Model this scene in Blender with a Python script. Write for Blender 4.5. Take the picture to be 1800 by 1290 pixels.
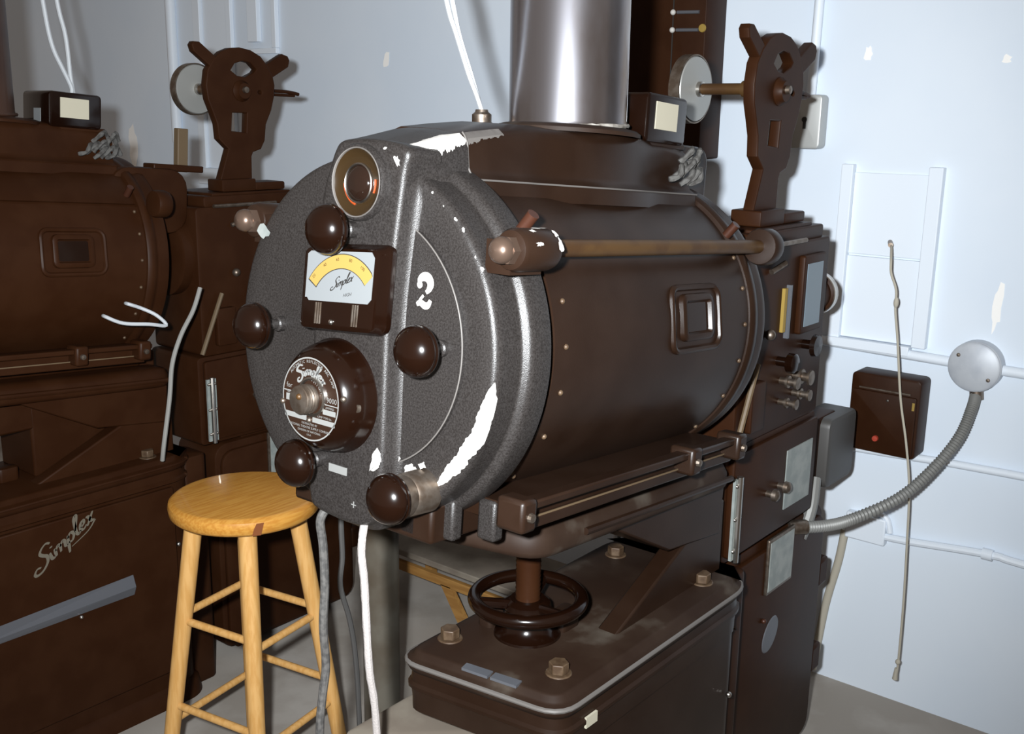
import bpy, bmesh, math, random
from mathutils import Vector, Matrix
random.seed(7)
S = bpy.context.scene
for o in list(bpy.data.objects): bpy.data.objects.remove(o)
COL = S.collection
R = math.radians

# ------------------------------------------------------------------ camera
TH, ROLL, HD, CAMH = R(13.3), R(0.9), R(39.0), 1.52
fh = Vector((math.cos(HD), math.sin(HD), 0)); rt = Vector((math.sin(HD), -math.cos(HD), 0)); up = Vector((0, 0, 1))
fwd = fh*math.cos(TH) - up*math.sin(TH)
cu = fh*math.sin(TH) + up*math.cos(TH)
cright = rt*math.cos(ROLL) + cu*math.sin(ROLL)
cup = cright.cross(fwd)
cam = bpy.data.cameras.new('camera'); cam.sensor_width = 36; cam.lens = 37.0
camo = bpy.data.objects.new('camera', cam); COL.objects.link(camo)
camo.matrix_world = Matrix(((cright.x, cup.x, -fwd.x, 0), (cright.y, cup.y, -fwd.y, 0), (cright.z, cup.z, -fwd.z, CAMH), (0, 0, 0, 1)))
cam.clip_start = 0.02
S.camera = camo

# ------------------------------------------------------------------ world, flash, exposure
w = bpy.data.worlds.new('world'); S.world = w; w.use_nodes = True
bg = w.node_tree.nodes['Background']; bg.inputs[0].default_value = (1.0, 0.84, 0.72, 1); bg.inputs[1].default_value = 0.20
fl = bpy.data.lights.new('camera_flash', 'SPOT'); fl.energy = 430; fl.color = (0.93, 0.97, 1.0)
fl.spot_size = R(98); fl.spot_blend = 1.0; fl.shadow_soft_size = 0.026
flo = bpy.data.objects.new('camera_flash', fl); COL.objects.link(flo)
fpos = Vector((0, 0, CAMH)) - cright*0.095 + cup*0.06
aim = fwd - cright*0.05 + cup*0.09
flo.location = fpos; flo.rotation_euler = aim.to_track_quat('-Z', 'Y').to_euler()
S.view_settings.view_transform = 'Standard'; S.view_settings.look = 'None'
S.view_settings.exposure = 0.0; S.view_settings.gamma = 1.0; S.view_settings.use_curve_mapping = False

# ------------------------------------------------------------------ materials
M = {}
def mat(name, col, rough=0.5, metal=0.0, col2=None, nscale=20, ndet=4, lo=0.4, hi=0.6, bump=0.0, bscale=200, coat=0.0,
        stretch=None, spec=0.5, emit=None, alpha=None, trans=0.0, dirt=None, dscale=6, dlo=.55, dhi=.75):
    m = bpy.data.materials.new(name); m.use_nodes = True; nt = m.node_tree; N = nt.nodes; Lk = nt.links
    b = N['Principled BSDF']
    b.inputs['Base Color'].default_value = (*col, 1); b.inputs['Roughness'].default_value = rough
    b.inputs['Metallic'].default_value = metal; b.inputs['Coat Weight'].default_value = coat
    b.inputs['Specular IOR Level'].default_value = spec
    if trans: b.inputs['Transmission Weight'].default_value = trans
    tc = N.new('ShaderNodeTexCoord'); vec = tc.outputs['Object']
    if stretch:
        mp = N.new('ShaderNodeMapping'); mp.inputs['Scale'].default_value = stretch
        Lk.new(vec, mp.inputs['Vector']); vec = mp.outputs['Vector']
    out = None
    if col2:
        n = N.new('ShaderNodeTexNoise'); n.inputs['Scale'].default_value = nscale; n.inputs['Detail'].default_value = ndet
        Lk.new(vec, n.inputs['Vector'])
        r = N.new('ShaderNodeValToRGB'); r.color_ramp.elements[0].position = lo; r.color_ramp.elements[1].position = hi
        r.color_ramp.elements[0].color = (*col, 1); r.color_ramp.elements[1].color = (*col2, 1)
        Lk.new(n.outputs['Fac'], r.inputs['Fac']); out = r.outputs['Color']
    if dirt:
        n2 = N.new('ShaderNodeTexNoise'); n2.inputs['Scale'].default_value = dscale; n2.inputs['Detail'].default_value = 6
        Lk.new(tc.outputs['Object'], n2.inputs['Vector'])
        r2 = N.new('ShaderNodeValToRGB'); r2.color_ramp.elements[0].position = dlo; r2.color_ramp.elements[1].position = dhi
        mx = N.new('ShaderNodeMix'); mx.data_type = 'RGBA'
        Lk.new(n2.outputs['Fac'], r2.inputs['Fac']); Lk.new(r2.outputs['Color'], mx.inputs[0])
        if out: Lk.new(out, mx.inputs[6])
        else: mx.inputs[6].default_value = (*col, 1)
        mx.inputs[7].default_value = (*dirt, 1); out = mx.outputs[2]
    if out: Lk.new(out, b.inputs['Base Color'])
    if bump:
        n3 = N.new('ShaderNodeTexNoise'); n3.inputs['Scale'].default_value = bscale; n3.inputs['Detail'].default_value = 3
        Lk.new(vec, n3.inputs['Vector'])
        bp = N.new('ShaderNodeBump'); bp.inputs['Strength'].default_value = bump; bp.inputs['Distance'].default_value = 0.002
        Lk.new(n3.outputs['Fac'], bp.inputs['Height']); Lk.new(bp.outputs['Normal'], b.inputs['Normal'])
    M[name] = m
    return m
mat('wall_paint', (0.645, 0.725, 0.82), 0.6, col2=(0.69, 0.76, 0.84), nscale=1.6, bump=0.06, bscale=60)
mat('bare_plaster', (0.92, 0.91, 0.88), 0.7)
mat('box_grey', (0.050, 0.047, 0.044), 0.5)
mat('flue_unlit', (0.030, 0.011, 0.005), 0.5, 0.0, col2=(0.04, 0.017, 0.009), nscale=8)  # left flue: lack of light is put into this dark colour
mat('solder', (0.33, 0.31, 0.28), 0.6, col2=(0.10, 0.085, 0.07), nscale=45)
mat('trim_paint', (0.72, 0.785, 0.86), 0.5)
mat('chip_white', (0.52, 0.50, 0.47), 0.6)
mat('concrete', (0.30, 0.27, 0.235), 0.75, col2=(0.40, 0.37, 0.335), nscale=5, ndet=8, bump=0.15, bscale=90, dirt=(0.22, 0.18, 0.14), dscale=2.5)
mat('crackle', (0.0145, 0.0122, 0.0112), 0.37, col2=(0.030, 0.0265, 0.0250), nscale=400, ndet=2, lo=.35, hi=.65, bump=0.25, bscale=700, spec=0.44)
mat('black_paint', (0.0138, 0.0061, 0.0031), 0.36, col2=(0.0182, 0.0090, 0.0053), nscale=9, ndet=6, bump=0.04, bscale=500, spec=0.31)
mat('dusty_black', (0.0170, 0.0080, 0.0044), 0.6, col2=(0.026, 0.0150, 0.0095), nscale=7, ndet=8, spec=0.2, dirt=(0.095, 0.082, 0.066), dscale=7, dlo=.56, dhi=.80)
mat('machine_black', (0.0235, 0.0078, 0.0027), 0.45, col2=(0.0280, 0.0100, 0.0038), nscale=14, ndet=6, spec=0.11)
mat('bakelite', (0.0065, 0.0022, 0.0010), 0.17, spec=0.5)
mat('steel', (0.55, 0.52, 0.48), 0.28, 1.0)
mat('dull_steel', (0.24, 0.20, 0.165), 0.42, 0.9, col2=(0.16, 0.12, 0.09), nscale=60)
mat('bronze', (0.115, 0.075, 0.055), 0.30, 0.6)
mat('brass', (0.080, 0.040, 0.012), 0.45, 0.3, col2=(0.058, 0.027, 0.009), nscale=25)
mat('copper', (0.050, 0.017, 0.009), 0.4, 0.2)
mat('flue_metal', (0.52, 0.52, 0.57), 0.25, 1.0, col2=(0.20, 0.125, 0.07), nscale=7, ndet=6, lo=.46, hi=.70, stretch=(1, 1, .35), bump=0.02, bscale=40)
mat('seam_grey', (0.11, 0.10, 0.092), 0.5)
mat('card_white', (0.175, 0.185, 0.19), 0.6)
mat('scale_yellow', (0.30, 0.20, 0.050), 0.6)
mat('ink', (0.02, 0.018, 0.016), 0.6)
mat('plate_ink', (0.020, 0.009, 0.005), 0.35)
mat('plate_silver', (0.25, 0.25, 0.24), 0.4, 0.2)
mat('olive_glass', (0.022, 0.0125, 0.0050), 0.2, spec=0.35)
mat('dark_glass', (0.012, 0.006, 0.004), 0.08, spec=0.6)
mat('orange_arc', (0.30, 0.045, 0.008), 0.4)  # plain orange for the arcs on the porthole rim
mat('pale_plate', (0.20, 0.225, 0.215), 0.45, col2=(0.27, 0.29, 0.275), nscale=30)
mat('gauge_cream', (0.42, 0.39, 0.30), 0.6)
mat('blue_glass', (0.13, 0.17, 0.20), 0.25, spec=0.5)
mat('grey_box', (0.42, 0.43, 0.42), 0.45, 0.3)
mat('junction_grey', (0.50, 0.53, 0.57), 0.5, 0.2, col2=(0.38, 0.41, 0.46), nscale=12)
mat('flex_grey', (0.20, 0.20, 0.19), 0.5, 0.2)
mat('cord_tan', (0.40, 0.37, 0.30), 0.8)
mat('cord_grey', (0.045, 0.043, 0.041), 0.7, col2=(0.085, 0.08, 0.075), nscale=120)
mat('cord_dark', (0.04, 0.038, 0.036), 0.7)
mat('asbestos_white', (0.34, 0.31, 0.295), 0.9, bump=0.5, bscale=300)
mat('cord_pale', (0.22, 0.215, 0.20), 0.7)
mat('cable_white', (0.42, 0.44, 0.46), 0.6)
mat('wad_grey', (0.035, 0.032, 0.029), 0.9, col2=(0.085, 0.082, 0.077), nscale=80)
mat('shade_glass', (0.30, 0.30, 0.285), 0.35, 0.3)
mat('wood', (0.42, 0.18, 0.028), 0.38, col2=(0.50, 0.245, 0.047), nscale=14, ndet=6, stretch=(1, 12, 12), spec=0.4, coat=0.15)
mat('wood_leg', (0.48, 0.255, 0.075), 0.5, col2=(0.55, 0.315, 0.11), nscale=14, ndet=5, stretch=(9, 9, 1), spec=0.3)
mat('knot', (0.16, 0.05, 0.015), 0.4)
mat('raw_wood', (0.26, 0.125, 0.030), 0.6, col2=(0.33, 0.17, 0.045), nscale=10, stretch=(8, 1, 8))
mat('board_grey', (0.17, 0.14, 0.11), 0.7, col2=(0.22, 0.19, 0.15), nscale=12)
mat('galv_post', (0.17, 0.155, 0.125), 0.4, 0.4, col2=(0.12, 0.10, 0.075), nscale=8)
mat('strip_silver', (0.115, 0.12, 0.135), 0.35, 0.3)
mat('script_pale', (0.12, 0.105, 0.078), 0.6)
mat('tan_rod', (0.10, 0.066, 0.034), 0.6)
mat('yellow_mark', (0.26, 0.17, 0.03), 0.6)
mat('red_mark', (0.35, 0.04, 0.02), 0.5)
mat('bolt_rust', (0.095, 0.060, 0.034), 0.5, 0.2, col2=(0.06, 0.034, 0.018), nscale=60)

# ------------------------------------------------------------------ mesh building
def cat_rom(pts, n=8, closed=False):
    P = [Vector(p) for p in pts]; out = []; k = len(P)
    for i in range(k if closed else k-1):
        g = (lambda j: P[j % k]) if closed else (lambda j: P[max(0, min(k-1, j))])
        p0, p1, p2, p3 = g(i-1), g(i), g(i+1), g(i+2)
        for s in range(n):
            t = s/n
            out.append(0.5*((2*p1) + (p2-p0)*t + (2*p0-5*p1+4*p2-p3)*t*t + (3*p1-p0-3*p2+p3)*t**3))
    if not closed: out.append(P[-1])
    return out

class MB:
    def __init__(s): s.v = []; s.f = []
    def add(s, verts, faces):
        b = len(s.v); s.v += [tuple(v) for v in verts]; s.f += [tuple(i+b for i in f) for f in faces]; return s
    def box(s, x0, x1, y0, y1, z0, z1):
        V = [(x, y, z) for z in (z0, z1) for y in (y0, y1) for x in (x0, x1)]
        return s.add(V, [(0, 2, 3, 1), (4, 5, 7, 6), (0, 1, 5, 4), (2, 6, 7, 3), (0, 4, 6, 2), (1, 3, 7, 5)])
    def frame(s, d):
        d = Vector(d).normalized(); a = Vector((0, 0, 1)) if abs(d.z) < .9 else Vector((0, 1, 0))
        u = d.cross(a).normalized(); return d, u, d.cross(u).normalized()
    def cyl(s, p, q, r, r2=None, n=20, cap=True):
        p = Vector(p); q = Vector(q); r2 = r if r2 is None else r2
        d, u, v = s.frame(q-p); V = []
        for c, rr in ((p, r), (q, r2)):
            for i in range(n):
                t = 2*math.pi*i/n; V.append(c+u*(rr*math.cos(t))+v*(rr*math.sin(t)))
        F = [(i, (i+1) % n, n+(i+1) % n, n+i) for i in range(n)]
        if cap: F += [tuple(range(n-1, -1, -1)), tuple(range(n, 2*n))]
        return s.add(V, F)
    def lathe(s, prof, c=(0, 0, 0), axis='X', n=48, cap=True):
        """prof: list of (t along axis, radius)"""
        V = []; F = []; c = Vector(c)
        for t, r in prof:
            for i in range(n):
                a = 2*math.pi*i/n; p, q = r*math.cos(a), r*math.sin(a)
                V.append(c + {'X': Vector((t, p, q)), 'Y': Vector((p, t, q)), 'Z': Vector((p, q, t))}[axis])
        for k in range(len(prof)-1):
            for i in range(n):
                j = (i+1) % n; F.append((k*n+i, k*n+j, (k+1)*n+j, (k+1)*n+i))
        if cap and prof[0][1] > 1e-5: F.append(tuple(range(n-1, -1, -1)))
        if cap and prof[-1][1] > 1e-5: F.append(tuple((len(prof)-1)*n+i for i in range(n)))
        return s.add(V, F)
    def tube(s, pts, r, n=10, smooth=6, closed=False, wob=0.0):
        P = cat_rom(pts, smooth, closed) if smooth else [Vector(p) for p in pts]
        k = len(P); V = []; F = []; pu = None
        for i, p in enumerate(P):
            d = (P[(i+1) % k]-P[i-1]) if closed else (P[min(i+1, k-1)]-P[max(i-1, 0)])
            d.normalize()
            if pu is None: _, pu, _ = s.frame(d)
            pu = (pu-d*pu.dot(d)).normalized(); v = d.cross(pu)
            rr = r(i/(k-1)) if callable(r) else r
            if wob: rr *= 1+random.uniform(-wob, wob)
            for a in range(n):
                t = 2*math.pi*a/n; V.append(p+pu*(rr*math.cos(t))+v*(rr*math.sin(t)))
        for i in range(k if closed else k-1):
            for a in range(n):
                b = (a+1) % n; i2 = (i+1) % k; F.append((i*n+a, i*n+b, i2*n+b, i2*n+a))
        if not closed: F += [tuple(range(n-1, -1, -1)), tuple((k-1)*n+a for a in range(n))]
        return s.add(V, F)
    def loft(s, sections, cap=True):
        n = len(sections[0]); V = [p for sec in sections for p in sec]; F = []
        for k in range(len(sections)-1):
            for i in range(n):
                j = (i+1) % n; F.append((k*n+i, k*n+j, (k+1)*n+j, (k+1)*n+i))
        if cap: F += [tuple(range(n-1, -1, -1)), tuple((len(sections)-1)*n+i for i in range(n))]
        return s.add(V, F)
    def sphere(s, c, r, sx=1, sy=1, sz=1, n=16, m=10):
        prof = [(-r*math.cos(math.pi*i/m), r*math.sin(math.pi*i/m)) for i in range(m+1)]
        b = len(s.v); s.lathe(prof, (0, 0, 0), 'Z', n)
        for i in range(b, len(s.v)):
            x, y, z = s.v[i]; s.v[i] = (c[0]+x*sx, c[1]+y*sy, c[2]+z*sz)
        return s
    def map(s, f): s.v = [tuple(f(*p)) for p in s.v]; return s

def offset2d(pts, d):
    n = len(pts); out = []
    area = sum(pts[i][0]*pts[(i+1) % n][1]-pts[(i+1) % n][0]*pts[i][1] for i in range(n)); sg = 1 if area > 0 else -1
    for i in range(n):
        a = Vector(pts[i-1]); b = Vector(pts[i]); c = Vector(pts[(i+1) % n])
        e1 = (b-a).normalized(); e2 = (c-b).normalized()
        n1 = Vector((e1.y, -e1.x))*sg; n2 = Vector((e2.y, -e2.x))*sg
        m = (n1+n2)
        m = m.normalized()/max(.5, math.cos(n1.angle(n2, 0)/2)) if m.length > 1e-6 else n1
        out.append((b.x+m.x*d, b.y+m.y*d))
    return out
def rrect(w, h, r, n=5, cx=0, cy=0):
    out = []
    for (sx, sy, a0) in ((1, 1, 0), (-1, 1, 90), (-1, -1, 180), (1, -1, 270)):
        for i in range(n+1):
            a = R(a0+90*i/n); out.append((cx+sx*(w/2-r)+r*math.cos(a), cy+sy*(h/2-r)+r*math.sin(a)))
    return out
def layered(mb, pts, layers, f, cap=True):
    """pts 2-D outline; layers (w, offset); f(u,v,w)->3-D"""
    return mb.loft([[f(u, v, wv) for u, v in offset2d(pts, off)] for wv, off in layers], cap)
def rbox(mb, x0, x1, y0, y1, z0, z1, r=.01, e=.004, axis='z'):
    """box with rounded vertical corners and softened top/bottom edges"""
    if axis == 'z':
        pts = rrect(x1-x0, y1-y0, r, 4, (x0+x1)/2, (y0+y1)/2); f = lambda u, v, t: (u, v, t); a, b = z0, z1
    elif axis == 'y':
        pts = rrect(x1-x0, z1-z0, r, 4, (x0+x1)/2, (z0+z1)/2); f = lambda u, v, t: (u, t, v); a, b = y0, y1
    else:
        pts = rrect(y1-y0, z1-z0, r, 4, (y0+y1)/2, (z0+z1)/2); f = lambda u, v, t: (t, u, v); a, b = x0, x1
    return layered(mb, pts, [(a, -e), (a+e*.3, -e*.3), (a+e, 0), (b-e, 0), (b-e*.3, -e*.3), (b, -e)], f)

ORG = {}
def root_of(o):
    while o.parent: o = o.parent
    return o
def link(name, me, material, parent=None):
    o = bpy.data.objects.new(name, me); COL.objects.link(o)
    if material: me.materials.append(M[material])
    if parent: o.parent = parent
    return o
def mesh_from(mb, name, org=(0, 0, 0), smooth=35):
    me = bpy.data.meshes.new(name)
    me.from_pydata([(x-org[0], y-org[1], z-org[2]) for x, y, z in mb.v], [], mb.f)
    bm = bmesh.new(); bm.from_mesh(me); bmesh.ops.recalc_face_normals(bm, faces=bm.faces); bm.to_mesh(me); bm.free()
    if smooth:
        me.shade_smooth(); me.set_sharp_from_angle(angle=R(smooth))
    return me
def part(name, mb, material, parent, label=None, smooth=35, bevel=0, kind=None):
    org = ORG[root_of(parent).name]
    o = link(name, mesh_from(mb, name, org, smooth), material, parent)
    if bevel: add_bevel(o, bevel)
    if label: o['label'] = label
    if kind: o['kind'] = kind
    return o
def add_bevel(o, wd, seg=2):
    b = o.modifiers.new('bevel', 'BEVEL'); b.width = wd; b.segments = seg; b.limit_method = 'ANGLE'; b.angle_limit = R(40)
def tag(o, label, cat, group=None):
    o['label'] = label; o['category'] = cat
    if group: o['group'] = group
    return o
def thing(name, label, cat, loc, group=None, rot=(0, 0, 0), local=False):
    o = bpy.data.objects.new(name, None); COL.objects.link(o); o.empty_display_size = .05
    o.location = loc; o.rotation_euler = rot; tag(o, label, cat, group)
    ORG[o.name] = (0, 0, 0) if local else tuple(loc)
    return o
def solo(name, mb, material, label, cat, group=None, smooth=35, bevel=0, kind=None):
    xs = [v[0] for v in mb.v]; ys = [v[1] for v in mb.v]; zs = [v[2] for v in mb.v]
    org = ((min(xs)+max(xs))/2, (min(ys)+max(ys))/2, min(zs))
    o = link(name, mesh_from(mb, name, org, smooth), material); o.location = org; ORG[o.name] = org
    if bevel: add_bevel(o, bevel)
    if kind: o['kind'] = kind
    if label: tag(o, label, cat, group)
    return o
def struct(name, mb, material, smooth=35, bevel=0):
    return solo(name, mb, material, None, None, None, smooth, bevel, 'structure')
def copy_tree(o, parent=None, skip=()):
    c = o.copy(); COL.objects.link(c); c.parent = parent
    if parent is None: ORG[c.name] = ORG.get(o.name, (0, 0, 0))
    for ch in list(o.children):
        if ch.name.split('.')[0] in skip: continue
        copy_tree(ch, c, skip)
    return c

# flat lettering -----------------------------------------------------
def ribbon(mb, pts, wd, f, n=7):
    P = cat_rom([(p[0], p[1], 0) for p in pts], n); V = []; F = []; k = len(P)
    for i, p in enumerate(P):
        d = (P[min(i+1, k-1)]-P[max(i-1, 0)]); d = d.normalized() if d.length > 1e-9 else Vector((1, 0, 0))
        ww = (wd(i/(k-1)) if callable(wd) else wd)/2; nx, ny = -d.y*ww, d.x*ww
        V += [f(p.x+nx, p.y+ny), f(p.x-nx, p.y-ny)]
    for i in range(k-1): F.append((2*i, 2*i+1, 2*i+3, 2*i+2))
    return mb.add(V, F)
SCRIPT = [[(.66, .86), (.54, 1.0), (.38, .95), (.30, .80), (.38, .62), (.50, .42), (.48, .16), (.30, -.02), (.10, 0), (.02, .15), (.12, .28), (.25, .2)],
          [(.60, .44), (.64, .12), (.75, .05)], [(.66, .62), (.68, .68)],
          [(.76, .43), (.79, .04)], [(.79, .28), (.88, .44), (.95, .32), (.95, .04)], [(.95, .28), (1.05, .44), (1.12, .32), (1.12, .1), (1.2, .05)],
          [(1.24, .44), (1.21, -.36)], [(1.23, .3), (1.34, .45), (1.45, .27), (1.37, .05), (1.24, .1)],
          [(1.50, .3), (1.63, .8), (1.60, .96), (1.53, .82), (1.54, .2), (1.61, .03), (1.68, .12)],
          [(1.70, .2), (1.83, .28), (1.82, .43), (1.72, .4), (1.68, .18), (1.78, .03), (1.90, .12)],
          [(1.92, .44), (2.0, .36), (2.08, .08), (2.18, .02)], [(2.17, .44), (1.92, 0)]]
def script_word(mb, f, wd=.085, under=False):
    for st in SCRIPT: ribbon(mb, st, (lambda t: wd*(.75+.5*math.sin(math.pi*t))), f)
    if under: ribbon(mb, [(2.2, -.02), (1.9, -.22), (1.3, -.2)], (lambda t: wd*(1-.6*t)), f)
    return mb
def text_mb(mb, txt, size, f, align='CENTER'):
    cu_ = bpy.data.curves.new('txt', 'FONT'); cu_.body = txt; cu_.size = size; cu_.align_x = align; cu_.resolution_u = 2
    o = bpy.data.objects.new('txt', cu_); COL.objects.link(o)
    dg = bpy.context.evaluated_depsgraph_get(); me = bpy.data.meshes.new_from_object(o.evaluated_get(dg))
    mb.add([f(v.co.x, v.co.y) for v in me.vertices], [tuple(p.vertices) for p in me.polygons])
    bpy.data.objects.remove(o); bpy.data.curves.remove(cu_); bpy.data.meshes.remove(me)
    return mb
def blob(mb, f, c, ru, rv, n=22, jag=.28, rot=0):
    pts = []
    for i in range(n):
        a = 2*math.pi*i/n; k = 1+random.uniform(-jag, jag)
        u, v = ru*k*math.cos(a), rv*k*math.sin(a)
        pts.append(f(c[0]+u*math.cos(rot)-v*math.sin(rot), c[1]+u*math.sin(rot)+v*math.cos(rot)))
    return mb.add(pts, [tuple(range(n))])

# ================================================================== SETTING
WX = 2.66
wall = struct('wall_front', MB().box(WX, WX+.15, -1.6, 7.6, 0, 3.2), 'wall_paint')
struct('floor', MB().box(-2.5, WX, -1.6, 7.6, -.1, 0), 'concrete')
def wall_chip(Y, z, ry, rz, rot=0):
    mb = MB(); blob(mb, lambda u, v: (WX-.0012, u, v), (Y, z), ry, rz, 14, .3, rot)
    part('paint_chip', mb, 'bare_plaster', wall)
wall_chip(1.033, 1.688, .011, .020); wall_chip(.709, 1.668, .010, .010); wall_chip(2.733, 1.71, .016, .028, .4)
wall_chip(.664, 1.098, .010, .060, .05); wall_chip(4.354, 1.37, .035, .085)

def port_frame(name, label, jambs, sill=None, panel=None):
    t = thing(name, label, 'port frame', (WX, jambs[0][0], min(j[1] for j in jambs)), 'port frames on the wall')
    for (Y, z0, z1, wd, dp) in jambs:
        part('jamb', MB().box(WX-dp, WX, Y-wd/2, Y+wd/2, z0, z1), 'trim_paint', t, bevel=.002)
    if sill:
        y0, y1, z0, z1, dp = sill
        part('sill', MB().box(WX-dp, WX, y0, y1, z0, z1), 'trim_paint', t, bevel=.002)
    if panel:
        for (y0, y1, z0, z1, dp) in panel:
            part('cover_panel', MB().box(WX-dp, WX, y0, y1, z0, z1), 'trim_paint', t, bevel=.0015)
    return t
port_frame('port_frame', 'white-painted port frame on the wall above the black box', [(1.053, .975, 1.42, .030, .024), (.833, .975, 1.42, .034, .024)],
           (.853, 1.068, .952, .976, .03), [(.850, 1.038, 1.195, 1.40, .008), (.850, 1.038, .978, 1.19, .011)])
port_frame('port_frame', 'tall pale port frame on the far wall left of the wheel bracket', [(3.806, 1.30, 2.3, .045, .022), (3.60, 1.30, 2.3, .03, .018)],
           (3.58, 3.83, 1.235, 1.30, .03), [(3.62, 3.78, 1.30, 2.3, .006)])
port_frame('port_frame', 'pale port frame cut by the top of the photo, near the left bracket', [(3.445, 1.79, 2.4, .06, .022), (3.320, 1.765, 2.4, .024, .02)],
           (3.31, 3.47, 1.745, 1.765, .018))

def pipe(name, pts, r, material, label, cat='conduit', group=None, smooth=6, wob=0):
    return solo(name, MB().tube(pts, r, 12, smooth, wob=wob), material, label, cat, group)
CX = WX-.016
pipe('wall_conduit', [(CX, 3.986, 1.40), (CX, 3.986, 3.1)], .022, 'trim_paint', 'white vertical conduit on the far wall behind the left machine', group='conduits on the wall', smooth=1)
pipe('wall_conduit', [(CX, 1.168, 1.59), (CX, 1.150, 3.1)], .012, 'trim_paint', 'thin white conduit rising from the small metal switch box', group='conduits on the wall', smooth=1)
pipe('wall_conduit', [(CX, 1.75, .975), (CX, 1.2, .962), (CX, .745, .953)], .013, 'trim_paint', 'white conduit running behind the mechanism into the round junction box', group='conduits on the wall', smooth=2)
pipe('wall_conduit', [(CX, .637, .951), (CX, .3, .948), (CX, -.6, .94)], .013, 'trim_paint', 'short white conduit leaving the round junction box at the photo edge', group='conduits on the wall', smooth=2)
pipe('wall_conduit', [(CX, 1.5, .665), (CX, .9, .688), (CX, .6, .700), (CX, -.6, .72)], .010, 'trim_paint', 'white conduit passing just below the black wall box', group='conduits on the wall', smooth=3)
t = thing('wall_conduit', 'lowest white conduit on the wall with a flat box at its end', 'conduit', (CX, .85, .44), 'conduits on the wall')
part('pipe', MB().tube([(CX, .865, .462), (CX, .80, .466), (CX, .60, .485), (CX, .45, .480), (CX, -.6, .47)], .010, 10), 'trim_paint', t)
part('box', MB().box(WX-.028, WX, .865, .972, .437, .51), 'trim_paint', t, bevel=.004)
part('elbow', MB().tube([(CX, .90, .51), (CX, .885, .520), (CX, .865, .508), (CX, .856, .475)], .008, 8), 'trim_paint', t)
part('coupling', MB().lathe([(0, .0145), (.025, .0145)], (CX, .60, .484), 'Y', 16), 'trim_paint', t)
pipe('wall_conduit', [(CX, .975, .455), (CX, .985, .36), (CX, 1.01, .22), (CX, 1.03, .02)], .011, 'cord_tan', 'grey pipe dropping down the wall behind the lower magazine', group='conduits on the wall')

t = thing('junction_box', 'round grey electrical junction box on the right wall', 'junction box', (WX, .691, .89))
part('body', MB().lathe([(0, .062), (-.034, .062), (-.038, .058)], (WX, .691, .953), 'X', 40), 'junction_grey', t)
lid = part('cover', MB().lathe([(-.038, .060), (-.041, .060), (-.044, .055), (-.0445, 0)], (WX, .691, .953), 'X', 40), 'junction_grey', t)
for a in (35, 215): part('screw', MB().lathe([(-.044, .005), (-.047, .004), (-.0475, 0)], (WX, .691+.045*math.cos(R(a)), .953+.045*math.sin(R(a))), 'X', 10), 'dull_steel', lid)
part('connector', MB().cyl((WX-.022, .684, .90), (WX-.022, .680, .872), .016), 'dull_steel', t)

t = thing('flexible_conduit', 'grey ribbed flexible conduit curving from the junction box to the projector', 'conduit', (2.62, .68, .62))
fpts = [(2.638, .683, .885), (2.60, .679, .854), (2.55, .687, .792), (2.48, .718, .724), (2.40, .764, .663), (2.30, .831, .623), (2.22, .866, .620), (2.15, .905, .628)]
Pf = cat_rom(fpts, 26); 
part('sleeve', MB().tube([tuple(p) for p in Pf], (lambda t: .0125+.0016*(1 if int(round(t*(len(Pf)-1))) % 2 else -1)), 12, 0), 'flex_grey', t, smooth=60)
part('connector', MB().cyl((2.17, .892, .626), (2.13, .918, .630), .017), 'dull_steel', t)

t = thing('wall_box', 'black square metal control box mounted on the right wall', 'control box', (WX, .885, .703))
b = MB(); rbox(b, WX-.075, WX, .797, .972, .702, .905, .012, .004, 'x'); part('case', b, 'machine_black', t)
b = MB(); rbox(b, WX-.082, WX-.074, .803, .966, .71, .862, .006, .002, 'x'); lid = part('cover', b, 'machine_black', t)
part('hinge', MB().box(WX-.079, WX-.074, .82, .95, .866, .870), 'dull_steel', t)
part('screw', MB().lathe([(-.082, .004), (-.085, .003), (-.0855, 0)], (WX, .873, .845), 'X', 10), 'steel', lid)
part('button', MB().lathe([(-.082, .008), (-.088, .007), (-.0885, 0)], (WX, .895, .742), 'X', 14), 'red_mark', lid, label='small red button')
part('marking', MB().box(WX-.0835, WX-.081, .806, .812, .83, .85), 'yellow_mark', lid)

t = thing('switch_box', 'small grey metal switch box with a keyhole slot behind the wheel bracket', 'switch box', (WX, 1.167, 1.46))
b = MB(); rbox(b, WX-.045, WX, 1.125, 1.209, 1.455, 1.59, .012, .004, 'x'); part('case', b, 'grey_box', t)
k = MB(); k.cyl((WX-.0455, 1.168, 1.528), (WX-.047, 1.168, 1.528), .007, n=14); k.box(WX-.047, WX-.0455, 1.163, 1.171, 1.505, 1.53)
part('keyhole', k, 'ink', t)

t = thing('pull_rope', 'thin knotted tan cord hanging in front of the right wall', 'cord', (2.54, .77, .13))
part('cord', MB().tube([(WX, .935, 1.228), (2.60, .91, 1.228), (2.545, .888, 1.20), (2.54, .883, 1.17), (2.54, .867, 1.13), (2.54, .864, 1.082), (2.54, .851, 1.006), (2.54, .830, .866), (2.54, .805, .755), (2.54, .786, .642), (2.54, .777, .493), (2.54, .770, .341), (2.54, .767, .175), (2.54, .770, .131)], .0029, 8), 'cord_tan', t)
part('knot', MB().sphere((2.54, .864, 1.10), .0062, sz=2.2), 'cord_tan', t)
part('knot', MB().sphere((2.54, .768, .178), .0065, sz=1.2), 'cord_tan', t)
part('hook', MB().cyl((WX, .935, 1.232), (2.60, .912, 1.230), .006), 'dull_steel', t)
part('tassel', MB().cyl((2.54, .770, .16), (2.54, .771, .128), .004, .007, 10), 'cord_tan', t)

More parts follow.
